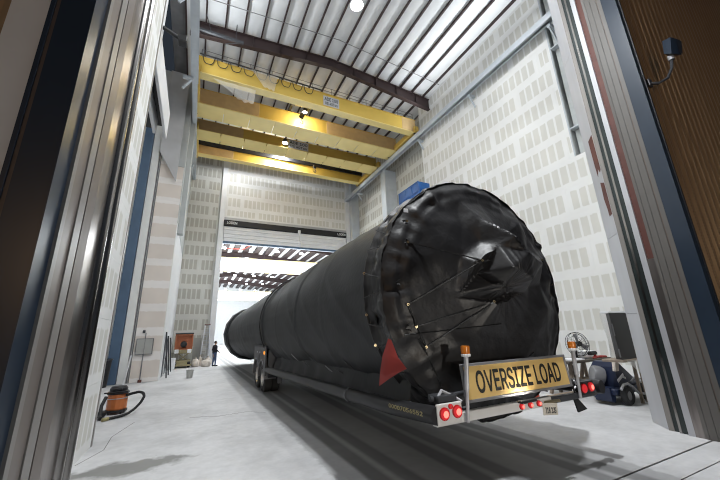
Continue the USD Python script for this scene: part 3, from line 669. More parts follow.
def ring_amp(q, th, y):
    u = (y-3.93)/.52
    w = meshkit.noise(np.stack([np.cos(th)*9, np.sin(th)*9, np.full_like(th, y*1.5)], 1)+np.stack([th*0, th*0, np.sin(th*7)*.5], 1), 5); w2 = meshkit.noise(np.stack([np.cos(th)*20, np.sin(th)*20, np.full_like(th, y*2)], 1), 6)
    ridge = 1-2*np.abs(w-.5)*2
    env = .030+.020*math.sin(math.pi*min(1, max(0, u)))
    edge = .05*math.exp(-((u-.95)/.05)**2)-.02*math.exp(-((u-.75)/.06)**2)
    return env*ridge*1.0+.03*(w2-.5)+edge-.02-.055*max(0, u)+.02*math.sin(u*9)
part('ring_wrap', shell(np.linspace(3.93, 4.45, 20), ring_amp, 260), 'tarp_plastic', tw, smooth=45)
# end cover: taut facets between tie points, with the covered flange sticking out at the right
cx, cz, R = axis(Y0); pts = []
rim = []
for k in range(56):
    a = 2*np.pi*k/56; rim.append((cx+R*1.0*math.cos(a), cz+R*math.sin(a), 3.96))
rng = np.random.default_rng(11)
def dome(q): return 3.96-.36*(1-min(1, q)**2)**.85
pts += rim
for q_, nq, am in ((.93, 40, .015), (.80, 22, .03), (.62, 13, .045), (.40, 8, .03)):
    for k in range(nq):
        a = 2*np.pi*(k+rng.random()*.6)/nq; pts.append((cx+R*q_*math.cos(a), cz+R*q_*math.sin(a), dome(q_)+rng.normal()*am))
bag = [(3.80, 2.98, 3.50), (4.35, 3.28, 3.40), (4.82, 3.50, 3.22), (5.10, 3.25, 3.18), (5.36, 3.06, 3.40), (5.50, 2.80, 3.70), (5.05, 2.78, 3.24), (4.60, 2.94, 3.18), (4.35, 2.72, 3.42), (4.75, 2.55, 3.54),
       (3.74, 2.80, 3.70), (3.84, 2.62, 3.76), (3.95, 2.40, 3.68), (4.14, 2.36, 3.50), (4.07, 2.64, 3.54), (4.45, 3.50, 3.62), (4.95, 3.76, 3.75), (5.5, 3.4, 3.85)]
bag = [(x*y/3.6, 2+(z-2)*y/3.6, y) for x, z, y in bag]
pts += bag
A = np.array(pts); f = LinearNDInterpolator(A[:, :2], A[:, 2])
nr, na = 44, 200; P = np.zeros((nr, na+1, 3))
for i in range(nr):
    for j in range(na+1):
        a = 2*np.pi*j/na; rr = R*.997*(1-(i/(nr-1)))
        x, z = cx+rr*math.cos(a), cz+rr*math.sin(a); y = float(f(x, z)); y = 3.96 if np.isnan(y) else y
        q_ = 1-i/(nr-1); env = max(0, 1-abs(q_-.90)/.16)
        wv = meshkit.noise(np.array([math.cos(a)*9, math.sin(a)*9, rr*1.2]), 5); y += -env*.045*(1-2*abs(wv-.5)*2)*.8+env*.02*math.sin(q_*60)*wv
        y += .035*(meshkit.noise(np.array([x*3.1, z*3.1, 2.]), 3)-.5)*min(1, i/4)+.03*abs(meshkit.noise(np.array([math.cos(a)*6, math.sin(a)*6, rr*.5]), 9)-.5)*min(1, i/3)
        P[i, j] = (x, y, z)
part('end_cover', grid(P), 'tarp_plastic', tw, smooth=32)
def end_pt(x, z, o=.02): y = float(f(x, z)); return (x, (3.95 if np.isnan(y) else y)-o, z)
def side_pt(y, th, o=.06): c = axis(y); return (c[0]+(c[2]+o)*math.cos(th), y, c[1]+(c[2]+o)*math.sin(th))
# far end cover (flange cap)
c1_ = axis(28.0); fp = []
part('far_cover', cat(lathe([(1.78, -1.15), (1.90, -1.1), (1.97, -.1), (1.88, 0), (.1, .06)], (c1_[0], 28.0, c1_[1]), (0, 1, 0), n=16), lathe([(1.76, -1.25), (1.92, -1.05)], (c1_[0], 28.0, c1_[1]), (0, 1, 0), n=16)), 'tarp_fabric', tw, smooth=30)
# ropes, straps and metal eyelets
def cord(p, q, sag=.0, r=.009):
    p, q = np.array(p), np.array(q); u = np.linspace(0, 1, 8)[:, None]; part('tie_cord', tube(p*(1-u)+q*u+np.array([0, -.02, -sag])*4*u*(1-u), r, 5), 'cord_black', tw)
anch = [end_pt(3.80, 2.98), end_pt(5.28, 3.10), end_pt(4.0, 2.38), (5.98, 3.93, 2.75), end_pt(2.62, 2.35), end_pt(2.72, 2.05), end_pt(2.85, 1.78), end_pt(2.70, 3.25), end_pt(2.75, 3.6), end_pt(5.2, 4.1)]
for i, j in ((0, 4), (0, 7), (0, 1), (1, 3), (2, 3), (2, 5), (2, 6), (4, 5), (5, 6)): cord(anch[i], anch[j])
for a, b in (((2.55, 1.95), (4.1, 2.05)), ((3.9, 1.2), (4.9, 1.6)), ((3.1, 1.25), (2.75, 1.9))): cord(end_pt(*a), end_pt(*b))
for k in range(7):
    th = math.radians(150+11*k); cord(side_pt(4.34, th, .07), end_pt(cx+R*.86*math.cos(th+.12*(-1)**k), cz+R*.86*math.sin(th+.12*(-1)**k)))
part('band_strap', tube([side_pt(4.44, t_+.02*math.sin(t_*9), .0) for t_ in np.linspace(0, 2*np.pi, 60)], .022, 6), 'cord_black', tw)
part('band_strap', tube([side_pt(13.2, t_, .05) for t_ in np.linspace(0, 2*np.pi, 60)], .03, 6), 'cord_black', tw)
for p in anch[:9]+[side_pt(4.34, math.radians(172)), side_pt(4.34, math.radians(190)), side_pt(4.34, math.radians(203))]:
    part('eyelet', lathe([(.009, -.005), (.019, -.005), (.019, .005), (.009, .005)], (p[0]-.01, p[1]-.01, p[2]), (-.3, -1, 0), n=10), 'brass', tw)
part('label_tag', box(2.70, 2.78, 3.86, 3.88, 3.74, 3.80, .004), 'paper_white', tw)
# a row of clips and loose shiny folds along the lower hem
for k in range(8):
    y = 4.9+.75*k+rng.random()*.5; th = math.radians(212+12*rng.random()); l_ = .15+.35*rng.random(); p, q = np.array(side_pt(y, th, .03)), np.array(side_pt(y-l_, th+.05+.08*rng.random(), .045))
    part('hem_fold', tube([p, (p+q)/2+np.array([-.02, 0, .01]), q], [.006, .014, .005], 6), 'tarp_plastic' if k % 3 else 'mid_steel', tw)
for sg1, xe in ((1, 2.66), (-1, 5.60)):
    ys_ = np.linspace(4.1, 12.5, 60); P = np.zeros((60, 5, 3))
    for i, y in enumerate(ys_):
        a = np.array(side_pt(y, math.radians(221 if sg1 > 0 else -41), -.10)); b = np.array([xe+.03*math.sin(y*7), y, .90+.03*math.sin(y*3.1)])
        for k in range(5): P[i, k] = a*(1-k/4)+b*k/4+np.array([-.02*sg1*math.sin(y*5+k), 0, -.03*math.sin(math.pi*k/4)])
    part('hem_skirt', grid(P), 'tarp_fabric', tw, smooth=50)
# red flag hung at the lower left of the load
fg = thing('warning_flag', 'faded red cloth flag hanging on the lower left of the wrapped load', 'flag', (2.35, 4.1, 1.5))
def sc(p): return np.array(p)+np.array([.03, -.24, 0])
fp = [[sc((2.16, 3.92, 1.92)), sc((2.17, 3.90, 1.91)), sc((2.18, 3.88, 1.90))], [sc((2.12, 4.02, 1.70)), sc((2.14, 3.88, 1.72)), sc((2.20, 3.78, 1.70))],
      [sc((2.12, 4.10, 1.50)), sc((2.08, 3.92, 1.50)), sc((2.22, 3.64, 1.58))], [sc((2.13, 4.16, 1.34)), sc((2.16, 3.96, 1.44)), sc((2.20, 3.80, 1.52))]]
G = np.array(fp); part('flag_cloth', grid(G), 'red_fabric', fg, smooth=60)
part('flag_cord', tube([(2.20, 3.67, 1.91), (2.32, 3.85, 2.0)], .008, 5), 'cord_black', fg)

# ================================================================== TRAILER
tl = thing('transport_trailer', 'black steerable load trailer with tandem wheels, side tubes and a white tail bar', 'trailer', (4.1, 8, 0))
for x in (2.50, 5.75):
    sb = part('side_tube', tube([(x+.1, 3.35, 1.05), (x, 4.2, 1.02), (x, 8, .93), (x-.0, 12.8, .82)], .10, 14), 'black_paint', tl, smooth=40)
    part('tube_collar', cyl((x+.0, 5.55, .985), (x, 5.62, .983), .115, n=14), 'dark_steel', sb)
part('stencil_number', text('00007056552', (2.394, 4.10, 1.045), (0, -1, .035), (0, 0, 1), .045, .004, width=.74), 'letter_yellow', tl, label='small yellow stencilled number')
# tandem bogie
bx0, bx1 = 2.42, 5.8
for s, xo, xi in ((1, bx0, bx0+.42), (-1, bx1, bx1-.42)):
    poly = sg.box(12.85, .62, 15.35, 1.62).difference(sg.Point(13.55, .50).buffer(.60, 12)).difference(sg.Point(14.75, .50).buffer(.60, 12))
    fn = part('wheel_cover', extrude(poly, (min(xo, xo+s*.05), 0, 0), (0, 1, 0), (0, 0, 1), .05), 'dark_steel', tl)
    for yy in (13.55, 14.75):
        a = np.linspace(0, np.pi, 13); arc = [(yy+.60*math.cos(t_), .50+.60*math.sin(t_)) for t_ in a]+[(yy+.66*math.cos(t_), .50+.66*math.sin(t_)) for t_ in a[::-1]]
        part('fender_arch', extrude(arc, (min(xo-s*.02, xo+s*.42), 0, 0), (0, 1, 0), (0, 0, 1), .44), 'mid_steel', fn)
    part('cover_top', box(min(xo, xi), max(xo, xi), 12.85, 15.35, 1.58, 1.66, .02), 'dark_steel', fn)
    if s == 1:
        part('marker_lamp', box(xo-.03, xo, 12.98, 13.10, 1.34, 1.46, .01), 'amber_lamp', fn, label='small lit amber marker lamp')
        for yy in (13.9, 14.5): part('badge', box(xo-.015, xo, yy, yy+.14, 1.36, 1.42, .004), 'galvanised', fn)
        part('slot_plate', box(xo-.012, xo, 14.1, 14.25, 1.0, 1.3, .004), 'black_paint', fn)
part('bogie_frame', cat(box(bx0+.45, bx1-.45, 12.9, 15.3, .75, 1.0, .03), box(bx0+.1, bx1-.1, 12.75, 12.87, .55, 1.5, .02), box(bx0+.1, bx1-.1, 15.3, 15.42, .55, 1.5, .02)), 'dark_steel', tl)
part('end_post', cat(box(2.86, 3.0, 12.62, 12.74, .35, 1.6, .01), box(2.80, 3.06, 12.60, 12.64, .9, 1.55)), 'mid_steel', tl)
part('ratchet_mount', cat(box(2.5, 2.75, 13.0, 13.3, 1.66, 1.95, .02), box(2.5, 2.7, 14.5, 14.7, 1.66, 1.9, .02), tube([(2.6, 13.1, 1.9), (2.5, 13.2, 2.1), (2.55, 13.4, 2.15), (2.6, 13.6, 1.8)], .03), cyl((2.5, 14.6, 1.9), (2.5, 14.6, 2.1), .05)), 'black_paint', tl)
for yy in (13.55, 14.75):
    part('axle', cyl((bx0+.1, yy, .5), (bx1-.1, yy, .5), .07), 'dark_steel', tl)
    for s, x in ((1, bx0+.05), (-1, bx1-.05)):
        for o in (0, .30):
            xx = x+s*o
            w = part('wheel', lathe([(.30, 0), (.42, -.02), (.49, .02), (.50, .06), (.50, .22), (.49, .26), (.42, .29), (.30, .27)], (xx, yy, .5), (s, 0, 0), n=26), 'tyre_grey', tl, smooth=35)
            if o == 0: 
                part('rim', lathe([(0, .10), (.11, .09), (.13, .02), (.16, .02), (.18, .10), (.28, .07), (.30, .0), (.32, .0)], (xx, yy, .5), (s, 0, 0), n=22), 'rim_steel', w, smooth=30)
# tail bar with lamps
tb = part('tail_bar', cat(box(2.58, 4.62, 3.36, 3.44, .93, 1.04, .008)), 'reflective_white', tl)
part('tail_bar', box(4.62, 5.72, 3.37, 3.44, .94, 1.02, .008), 'dark_steel', tl, label='dark right end of the tail bar')
lpz = part('lamp_plate', box(2.58, 2.95, 3.33, 3.37, .95, 1.17, .008), 'reflective_white', tl)
def lampd(parent, x, z, r, mat='red_lamp', y=3.33, name='tail_lamp', label=None):
    h = part(name, lathe([(r*1.15, 0), (r*1.15, .015), (r, .02)], (x, y, z), (0, -1, 0), n=18), 'red_plastic', parent, label=label)
    part('lens', lathe([(r, .012), (r*.92, .028), (r*.6, .036)], (x, y, z), (0, -1, 0), n=18), 'red_lamp_dim' if r > .03 else mat, h, smooth=50)
    if r > .03: part('lit_centre', lathe([(r*.6, .036), (r*.3, .043), (0, .045)], (x, y, z), (0, -1, 0), n=14), mat, h, smooth=50)
lampd(lpz, 2.675, 1.065, .062); lampd(lpz, 2.865, 1.07, .062); lampd(lpz, 2.77, 1.135, .025, 'red_lamp_dim')
for x in (3.99, 4.16, 4.33): lampd(tb, x, .985, .035, y=3.36, name='marker_lamp')
pl = part('licence_plate', box(-.15, .15, -.006, .006, -.075, .075, .003).apply_transform(trimesh.transformations.rotation_matrix(.10, (0, 1, 0))).apply_translation((4.50, 3.32, .90)), 'plate_white', tl)
part('plate_characters', text('718 2JS', (4.385, 3.313, .862), (.995, 0, -.10), (.10, 0, .995), .07, .003, width=.22), 'dark_steel', pl)
part('plate_bracket', cyl((4.45, 3.36, .98), (4.7, 3.3, .99), .02), 'brass', tl)
lc = part('lamp_box', box(5.28, 5.66, 3.36, 3.44, .97, 1.16, .01), 'black_paint', tl)
lampd(lc, 5.39, 1.07, .06, 'red_lamp_dim', 3.36); lampd(lc, 5.57, 1.075, .06, 'red_lamp', 3.36)
part('mud_flap', cat(hull([(5.15, 3.38, .95), (5.20, 3.38, .76), (5.42, 3.38, .78), (5.15, 3.40, .95), (5.20, 3.40, .76), (5.42, 3.40, .78), (5.24, 3.39, .96)]), cyl((5.2, 3.4, 1.2), (5.22, 3.39, .93), .012)), 'black_rubber', tl)
for x, z0, z1, x2 in ((3.0, .98, 1.66, 3.085), (5.2, 1.0, 1.62, 5.235)):
    ps = part('beacon_post', cat(cyl((x, 3.31, z0-.04), (x2, 3.31, z1), .020, n=10), cyl((x+(x2-x)*.45, 3.31, z0+(z1-z0)*.45), (x2, 3.31, z1), .028, n=10)), 'galvanised', tl)
    part('beacon_base', lathe([(.03, 0), (.06, .01), (.06, .035), (.045, .045)], (x2, 3.31, z1), n=14), 'white_plastic', ps)
    part('beacon_lens', lathe([(.052, .04), (.055, .06), (.055, .12), (.05, .135), (0, .14)], (x2, 3.31, z1), n=16), 'amber_plastic', ps, smooth=40)
part('wiring', cat(tube([(3.02, 3.36, 1.0), (3.1, 3.4, 1.08), (3.2, 3.5, 1.06), (3.3, 3.7, 1.0)], .012, 5), tube([(5.2, 3.36, 1.2), (5.3, 3.4, 1.12), (5.22, 3.42, 1.05), (5.35, 3.44, 1.0)], .014, 5), tube([(2.7, 3.45, 1.22), (2.8, 3.5, 1.28), (2.95, 3.45, 1.2), (3.0, 3.38, 1.15)], .02, 6)), 'galvanised', tl)
part('tail_bracket', cat(box(2.66, 2.95, 3.4, 3.6, 1.17, 1.24, .01), cyl((2.62, 3.5, 1.2), (3.2, 3.5, 1.22), .03), bar((3.2, 3.5, 1.22), (4.2, 3.5, 1.08), .05, .05)), 'dark_steel', tl)

sgl = part('sign_lamp', cat(box(3.85, 4.15, 3.22, 3.30, 1.05, 1.08, .008), box(3.97, 4.03, 3.28, 3.4, 1.03, 1.06)), 'black_paint', tl)
l = UsdLux.RectLight.Define(stage, '/World/sign_strip_light'); aim(l, (4.0, 3.25, 1.085), (0, .55, 1)); l.CreateWidthAttr(.05); l.CreateHeightAttr(.26); l.CreateIntensityAttr(110); l.CreateColorAttr(Gf.Vec3f(1, .95, .85))
sg_ = thing('warning_sign', 'yellow OVERSIZE LOAD sign in a black frame behind the tail bar', 'sign', (4.1, 3.36, 1.14))
def lean(m): m.apply_transform(trimesh.transformations.rotation_matrix(-.10, (1, 0, 0), (0, 3.36, 1.14))); return m
bd = part('sign_board', lean(box(3.09, 5.10, 3.36, 3.38, 1.155, 1.545, .004)), 'sign_yellow', sg_)
part('sign_lettering', lean(text('OVERSIZE LOAD', (3.27, 3.36, 1.225), (1, 0, 0), (0, 0, 1), .245, .004, width=1.67)), 'sign_black', bd)
part('sign_frame', lean(cat(box(3.06, 5.13, 3.345, 3.39, 1.125, 1.16, .006), box(3.06, 5.13, 3.345, 3.39, 1.54, 1.575, .006), box(3.06, 3.095, 3.345, 3.39, 1.155, 1.545, .006), box(5.095, 5.13, 3.345, 3.39, 1.155, 1.545, .006))), 'mid_steel', sg_)

# ================================================================== RIGHT SIDE THINGS
wbn = thing('workbench', 'grey timber workbench with splayed legs beside the right wall', 'workbench', (11.0, 6.8, 0))
part('bench_top', box(9.9, 12.1, 6.45, 7.35, .90, .97, .01), 'wood_dark', wbn)
for x in (10.25, 11.75):
    for y, s in ((6.55, -1), (7.25, 1)):
        for o in (-.18, .18): part('leg', bar((x, y-.1*s, .90), (x+o*1.3, y, 0), .09, .07, up=(0, 1, 0)), 'wood_grey', wbn)
    part('leg_brace', box(x-.25, x+.25, 6.55, 7.25, .28, .34), 'wood_grey', wbn)
part('stretcher', box(10.1, 11.9, 6.85, 6.95, .26, .35), 'wood_grey', wbn)
fn = thing('fan', 'round black wire fan standing at the left end of the workbench', 'fan', (10.95, 6.75, .97))
fc = np.array([10.95, 6.7, 1.42]); ax = np.array([-.35, -.93, .15]); ax /= np.linalg.norm(ax); fu, fw = frame_of(ax)
rings = []
for r_, d_ in ((.36, 0), (.28, .06), (.18, .09), (.36, -.10), (.25, -.14)):
    tt = np.linspace(0, 2*np.pi, 25); rings.append(tube([fc+ax*d_+r_*(math.cos(a)*fu+math.sin(a)*fw) for a in tt], .009 if r_ > .35 else .005, 5))
for k in range(12):
    a = 2*np.pi*k/12; e = math.cos(a)*fu+math.sin(a)*fw; rings.append(tube([fc+ax*.10+e*.06, fc+ax*.07+e*.25, fc+e*.36, fc-ax*.10+e*.36, fc-ax*.15+e*.1], .0035, 4))
part('fan_guard', cat(rings), 'black_paint', fn)
bl = []
for k in range(3):
    a = 2*np.pi*k/3+.5; e = math.cos(a)*fu+math.sin(a)*fw; g = np.cross(ax, e); bl.append(hull([fc+e*.05-g*.03, fc+e*.05+g*.04, fc+e*.31+g*.12+ax*.03, fc+e*.31-g*.05-ax*.03, fc+e*.05-g*.03+ax*.008, fc+e*.31+g*.12+ax*.038]))
part('fan_blade', cat(bl), 'mid_steel', fn)
part('fan_hub', cyl(fc-ax*.25, fc+ax*.08, .075), 'black_paint', fn)
part('fan_stand', cat(cyl(fc-ax*.15, (10.98, 6.85, .99), .03), hull([(10.8, 6.6, .972), (11.2, 6.6, .972), (11.2, 7.05, .972), (10.8, 7.05, .972), (10.95, 6.8, 1.02), (11.05, 6.85, 1.02)])), 'black_paint', fn)
single('paper_stack', cat(box(10.2, 10.78, 6.5, 6.85, .97, 1.0, .005), box(10.25, 10.7, 6.52, 6.9, 1.0, 1.02, .004)), 'paper_white', 'white papers lying under the fan on the workbench', 'papers')
single('paper_box', box(11.35, 12.0, 6.85, 7.25, .97, 1.17, .01), 'paper_white', 'white box at the back right of the workbench', 'box')
td = thing('power_drill', 'black and red hand tool lying on the workbench', 'tool', (11.4, 6.6, .97))
part('drill_body', cat(box(11.25, 11.6, 6.55, 6.68, 1.07, 1.18, .03), cyl((11.2, 6.61, 1.11), (11.28, 6.61, 1.11), .03)), 'black_paint', td); part('drill_grip', cat(bar((11.5, 6.61, 1.09), (11.57, 6.61, 1.02), .05, .05), box(11.5, 11.66, 6.56, 6.68, .975, 1.02, .01)), 'red_plastic', td)
single('rag', box(11.22, 11.42, 6.47, 6.54, .97, 1.02, .02), 'red_fabric', 'red rag in front of the hand tool on the workbench', 'rag')
single('rag', box(11.70, 12.0, 6.5, 6.7, .97, 1.03, .02), 'red_fabric', 'red rag at the right end of the workbench', 'rag')
single('timber_board', box(8.3, 11.0, 6.36, 6.46, 0, .2, .01), 'wood_grey', 'long grey timber board on edge on the floor below the workbench', 'board')
cn = thing('traffic_cone', 'faded red traffic cone behind the right end of the sign', 'traffic cone', (8.75, 6.9, 0))
part('cone_body', lathe([(.17, .03), (.05, .62), (.03, .64)], (8.75, 6.9, 0), n=18), 'cone_red', cn, smooth=40); part('cone_base', box(8.53, 8.97, 6.68, 7.12, 0, .04, .01), 'cone_red', cn); part('reflective_collar', lathe([(.125, .28), (.095, .42)], (8.75, 6.9, 0), n=18), 'white_plastic', cn)

mx = thing('floor_machine', 'dark blue wheeled machine with a cream collar and grey drum below the workbench', 'machine', (10.5, 5.4, 0))
part('drum', lathe([(.0, .22), (.12, .22), (.21, .20), (.235, .14), (.24, .02), (.23, -.05)], (10.02, 5.72, .66), (-.75, .62, .22), n=26), 'mid_steel', mx, smooth=40)
part('motor_shroud', hull([(10.02, 5.3, .35), (10.02, 5.9, .35), (10.0, 5.32, .90), (10.0, 5.9, .90), (10.06, 5.35, 1.02), (10.06, 5.85, 1.02), (10.24, 5.35, 1.03), (10.24, 5.85, 1.03), (11.05, 5.35, .44), (11.05, 5.8, .44), (11.1, 5.35, .3), (11.1, 5.8, .3)]), 'machine_blue', mx)
part('collar', hull([(9.98, 5.28, .80), (10.03, 5.28, 1.02), (10.20, 5.28, 1.04), (10.12, 5.28, .80), (9.98, 5.36, .80), (10.03, 5.36, 1.04), (10.20, 5.36, 1.05), (10.12, 5.36, .80)]), 'bag_pale', mx, label='cream coloured collar')
part('label_mark', cat(bar((9.98, 5.295, .56), (10.3, 5.295, .70), .012, .07), bar((10.22, 5.295, .66), (10.38, 5.295, .60), .012, .05)), 'white_plastic', mx, label='white marking on the blue shroud')
part('chassis', cat(box(9.7, 11.2, 5.25, 5.9, .24, .40, .03), box(10.3, 11.25, 5.3, 5.85, .38, .52, .05), hull([(9.62, 5.35, .42), (9.92, 5.35, .42), (9.80, 5.35, .06), (9.66, 5.35, .10), (9.62, 5.75, .42), (9.92, 5.75, .42), (9.80, 5.75, .06), (9.66, 5.75, .10)])), 'machine_blue', mx)
for x, y in ((10.05, 5.18), (11.1, 5.25), (10.2, 5.95), (11.15, 5.95)):
    w = part('wheel', lathe([(.11, -.06), (.2, -.07), (.23, -.03), (.23, .03), (.2, .07), (.11, .06)], (x, y, .23), (0, 1, 0), n=20), 'black_rubber', mx, smooth=35)
    part('hub', lathe([(0, .065), (.06, .06), (.11, .05), (.11, -.05), (.06, -.06), (0, -.065)], (x, y, .23), (0, 1, 0), n=16), 'mid_steel', w)
part('fender', tube([(9.75, 5.14, .40), (9.9, 5.14, .50), (10.1, 5.14, .51), (10.3, 5.14, .42), (10.5, 5.14, .25), (10.9, 5.14, .18), (11.3, 5.14, .26)], .03, 8), 'galvanised', mx)
part('hand_lever', cat(cyl((10.6, 5.3, .5), (10.75, 5.25, .62), .02), cyl((11.0, 5.3, .45), (11.1, 5.2, .52), .05)), 'galvanised', mx)
ct = thing('equipment_cabinet', 'flat black cabinet with white top edge on the sheeted table by the jamb', 'cabinet', (10.0, 5.0, 1.15))
part('cabinet_body', hull([(9.34, 4.80, 2.26), (9.40, 4.80, 1.3), (9.46, 4.80, 1.14), (10.75, 4.80, 1.14), (10.75, 4.80, 2.28), (9.58, 5.0, 2.26), (9.58, 5.0, 1.14), (10.75, 5.0, 1.14), (10.75, 5.0, 2.28)]), 'black_paint', ct)
part('top_edge', box(9.32, 10.75, 4.79, 5.0, 2.26, 2.31, .008), 'white_plastic', ct)
part('side_clasp', box(9.365, 9.41, 4.785, 4.80, 1.2, 1.40, .005), 'mid_steel', ct); part('side_clasp', box(9.35, 9.375, 4.785, 4.80, 1.7, 2.0, .005), 'mid_steel', ct)
ds = thing('stand_table', 'low trestle table under the black cabinet, covered by clear sheeting', 'table', (10.3, 5.1, 0))
part('table_top', box(9.4, 10.9, 4.76, 5.25, 1.08, 1.14, .01), 'wood_grey', ds)
for x in (10.55, 10.82):
    for y in (4.82, 5.12): part('leg', box(x-.03, x+.03, y-.03, y+.03, 0, 1.08), 'wood_grey', ds)
drape('plastic_sheet', [(9.50, 4.74, 1.12), (10.85, 4.74, 1.12), (11.15, 4.68, .42), (10.3, 4.62, .42)], (.0, -.05, 0), 'clear plastic sheet hanging under the black cabinet down to the blue machine', .04, mat='clear_sheet')
drape('plastic_sheet', [(9.55, 5.15, 2.28), (10.8, 5.15, 2.28), (11.0, 5.2, 1.2), (9.75, 5.2, 1.16)], (0, .1, 0), 'clear plastic sheet hanging behind the black cabinet', .05, mat='clear_sheet')

# blue work platform standing at the right wall behind the load
bp = thing('work_platform', 'bright blue raised work platform against the right wall behind the load', 'platform lift', (12.6, 17.2, 0))
part('platform_box', cat(box(12.62, 13.55, 16.1, 18.55, 10.45, 11.65, .03)), 'crate_blue', bp)
for k in range(4): part('guard_post', box(12.59, 12.62, 16.12+.78*k, 16.2+.78*k, 10.4, 11.58), 'crate_blue', bp)
part('guard_rail', cat(box(12.58, 12.61, 16.1, 18.55, 11.60, 11.68), box(12.58, 12.61, 16.1, 18.55, 10.95, 11.01), box(12.62, 13.55, 16.07, 16.1, 11.05, 11.12)), 'crate_blue', bp)
for k in range(5):
    z0, z1 = .8+k*1.95, .8+(k+1)*1.95
    part('scissor_arm', cat(bar((12.3, 15.9, z0), (12.3, 18.6, z1), .08, .16), bar((12.9, 15.9, z0), (12.9, 18.6, z1), .08, .16), bar((12.4, 18.6, z0), (12.4, 15.9, z1), .08, .16), bar((12.8, 18.6, z0), (12.8, 15.9, z1), .08, .16)), 'crate_blue', bp)
part('lift_base', cat(box(12.1, 13.1, 15.6, 18.9, .3, .8, .04), *[cyl((x, y, .3), (x+.2, y, .3), .3, n=16) for x in (12.0, 13.0) for y in (16.0, 18.5)]), 'dark_steel', bp)

# alcove by the right jamb: column with cleats
ac = thing('steel_column', 'grey steel column with bolted cleats in the alcove at the right of the opening', 'column', (14.2, 6.75, 8.9))
part('column_flange', box(14.05, 14.09, 6.45, 6.85, 8.9, 18.3), 'wall_grey', ac); part('column_web', box(14.09, 14.55, 6.62, 6.66, 8.9, 18.3), 'wall_grey', ac)
for z in (10.1, 14.4):
    part('cleat', cat(box(13.75, 14.05, 6.3, 6.9, z, z+.06, .01), hull([(13.75, 6.5, z), (14.05, 6.5, z), (14.05, 6.5, z-.5), (13.75, 6.56, z), (14.05, 6.56, z), (14.05, 6.56, z-.5)]), box(13.8, 13.98, 6.32, 6.5, z+.06, z+.45, .01)), 'light_steel', ac)
    part('bolt_bar', cyl((13.65, 6.2, z-.2), (14.05, 6.6, z-.1), .04), 'dark_steel', ac)
part('bracket_plate', box(13.7, 14.05, 6.2, 6.28, 14.9, 15.4, .01), 'light_steel', ac)

# floodlight outside on the siding
fx = thing('floodlight', 'dark floodlight on a curved arm fixed to the right outside siding', 'floodlight', (8.6, 2.5, 7.1))
part('wall_plate', box(8.52, 8.66, 2.48, 2.54, 7.02, 7.2, .01), 'dark_steel', fx)
part('gooseneck', tube([(8.6, 2.5, 7.1), (8.68, 2.40, 7.05), (8.86, 2.28, 7.16), (8.98, 2.2, 7.4), (9.0, 2.16, 7.62)], .03, 8), 'dark_steel', fx, smooth=40)
hd_ = part('lamp_head', hull([(8.86, 2.1, 7.66), (9.12, 2.02, 7.66), (8.90, 2.22, 7.78), (9.16, 2.2, 7.78), (8.98, 2.2, 8.15), (9.25, 2.16, 8.15), (9.0, 2.06, 8.14), (9.27, 2.0, 8.12)]), 'blue_steel', fx)
part('lamp_glass', hull([(9.03, 2.03, 7.68), (9.13, 2.00, 7.68), (9.29, 1.99, 8.08), (9.15, 2.02, 8.10), (9.05, 2.02, 7.69), (9.28, 1.985, 8.07)]), 'black_gloss', hd_)
part('knuckle', lathe([(.05, -.06), (.06, 0), (.05, .06)], (9.0, 2.16, 7.66), n=12), 'galvanised', hd_)

# ================================================================== LEFT SIDE THINGS
vc = thing('shop_vacuum', 'orange shop vacuum with a black lid and hose at the left wall', 'vacuum cleaner', (-1.82, 12.5, 0))
part('tank', lathe([(.0, .10), (.23, .10), (.25, .14), (.25, .50), (.24, .53), (0, .54)], (-1.82, 12.5, 0), n=14), 'vacuum_orange', vc, smooth=20)
part('tank_band', lathe([(.255, .40), (.262, .405), (.262, .42), (.255, .425)], (-1.82, 12.5, 0), n=20), 'galvanised', vc)
part('lid', lathe([(.27, .53), (.28, .56), (.25, .60), (.22, .61), (.22, .68), (.18, .73), (0, .75)], (-1.82, 12.5, 0), n=22), 'black_paint', vc, smooth=30)
part('lid_handle', cat(box(-2.12, -1.55, 12.2, 12.28, .58, .61, .01), box(-1.95, -1.7, 12.26, 12.32, .62, .70, .02)), 'black_paint', vc)
part('base_plate', cat(lathe([(.26, .05), (.27, .07), (.27, .11), (0, .12)], (-1.82, 12.5, 0), n=20), *[cyl((-1.82+.22*math.cos(a)-.02, 12.5+.22*math.sin(a), .035), (-1.82+.22*math.cos(a)+.02, 12.5+.22*math.sin(a), .035), .035, n=10) for a in (.6, 2.5, 4.0, 5.4)]), 'black_rubber', vc)
hs = np.array([(-1.6, 12.35, .48), (-1.45, 12.3, .52), (-1.28, 12.2, .56), (-1.16, 12.1, .53), (-1.12, 12.05, .44), (-1.18, 12.0, .30), (-1.30, 11.95, .16), (-1.45, 11.85, .06), (-1.6, 11.7, .045), (-1.78, 11.55, .045), (-1.86, 11.5, .05)])
uu = np.linspace(0, 10, 70); hp = np.stack([np.interp(uu, range(11), hs[:, k]) for k in range(3)], 1)
for _ in range(3): hp[1:-1] = (hp[:-2]+hp[1:-1]*2+hp[2:])/4
part('hose', tube(hp, [.034+.005*(i % 2) for i in range(70)], 8), 'black_rubber', vc, smooth=60)
part('hose_end', cyl((-1.82, 11.52, .048), (-1.93, 11.42, .05), .045, n=12), 'letter_yellow', vc, label='yellow hose end')
part('wand', cat(tube([(-2.05, 12.2, .5), (-2.1, 12.05, .3), (-2.06, 11.8, .08), (-2.0, 11.6, .05)], .045, 8), box(-2.16, -1.98, 11.9, 12.2, .03, .16, .02)), 'black_rubber', vc)
eb = thing('electrical_box', 'grey electrical panel box on the pinkish return wall', 'electrical panel', (-2.18, 20.5, 1.3))
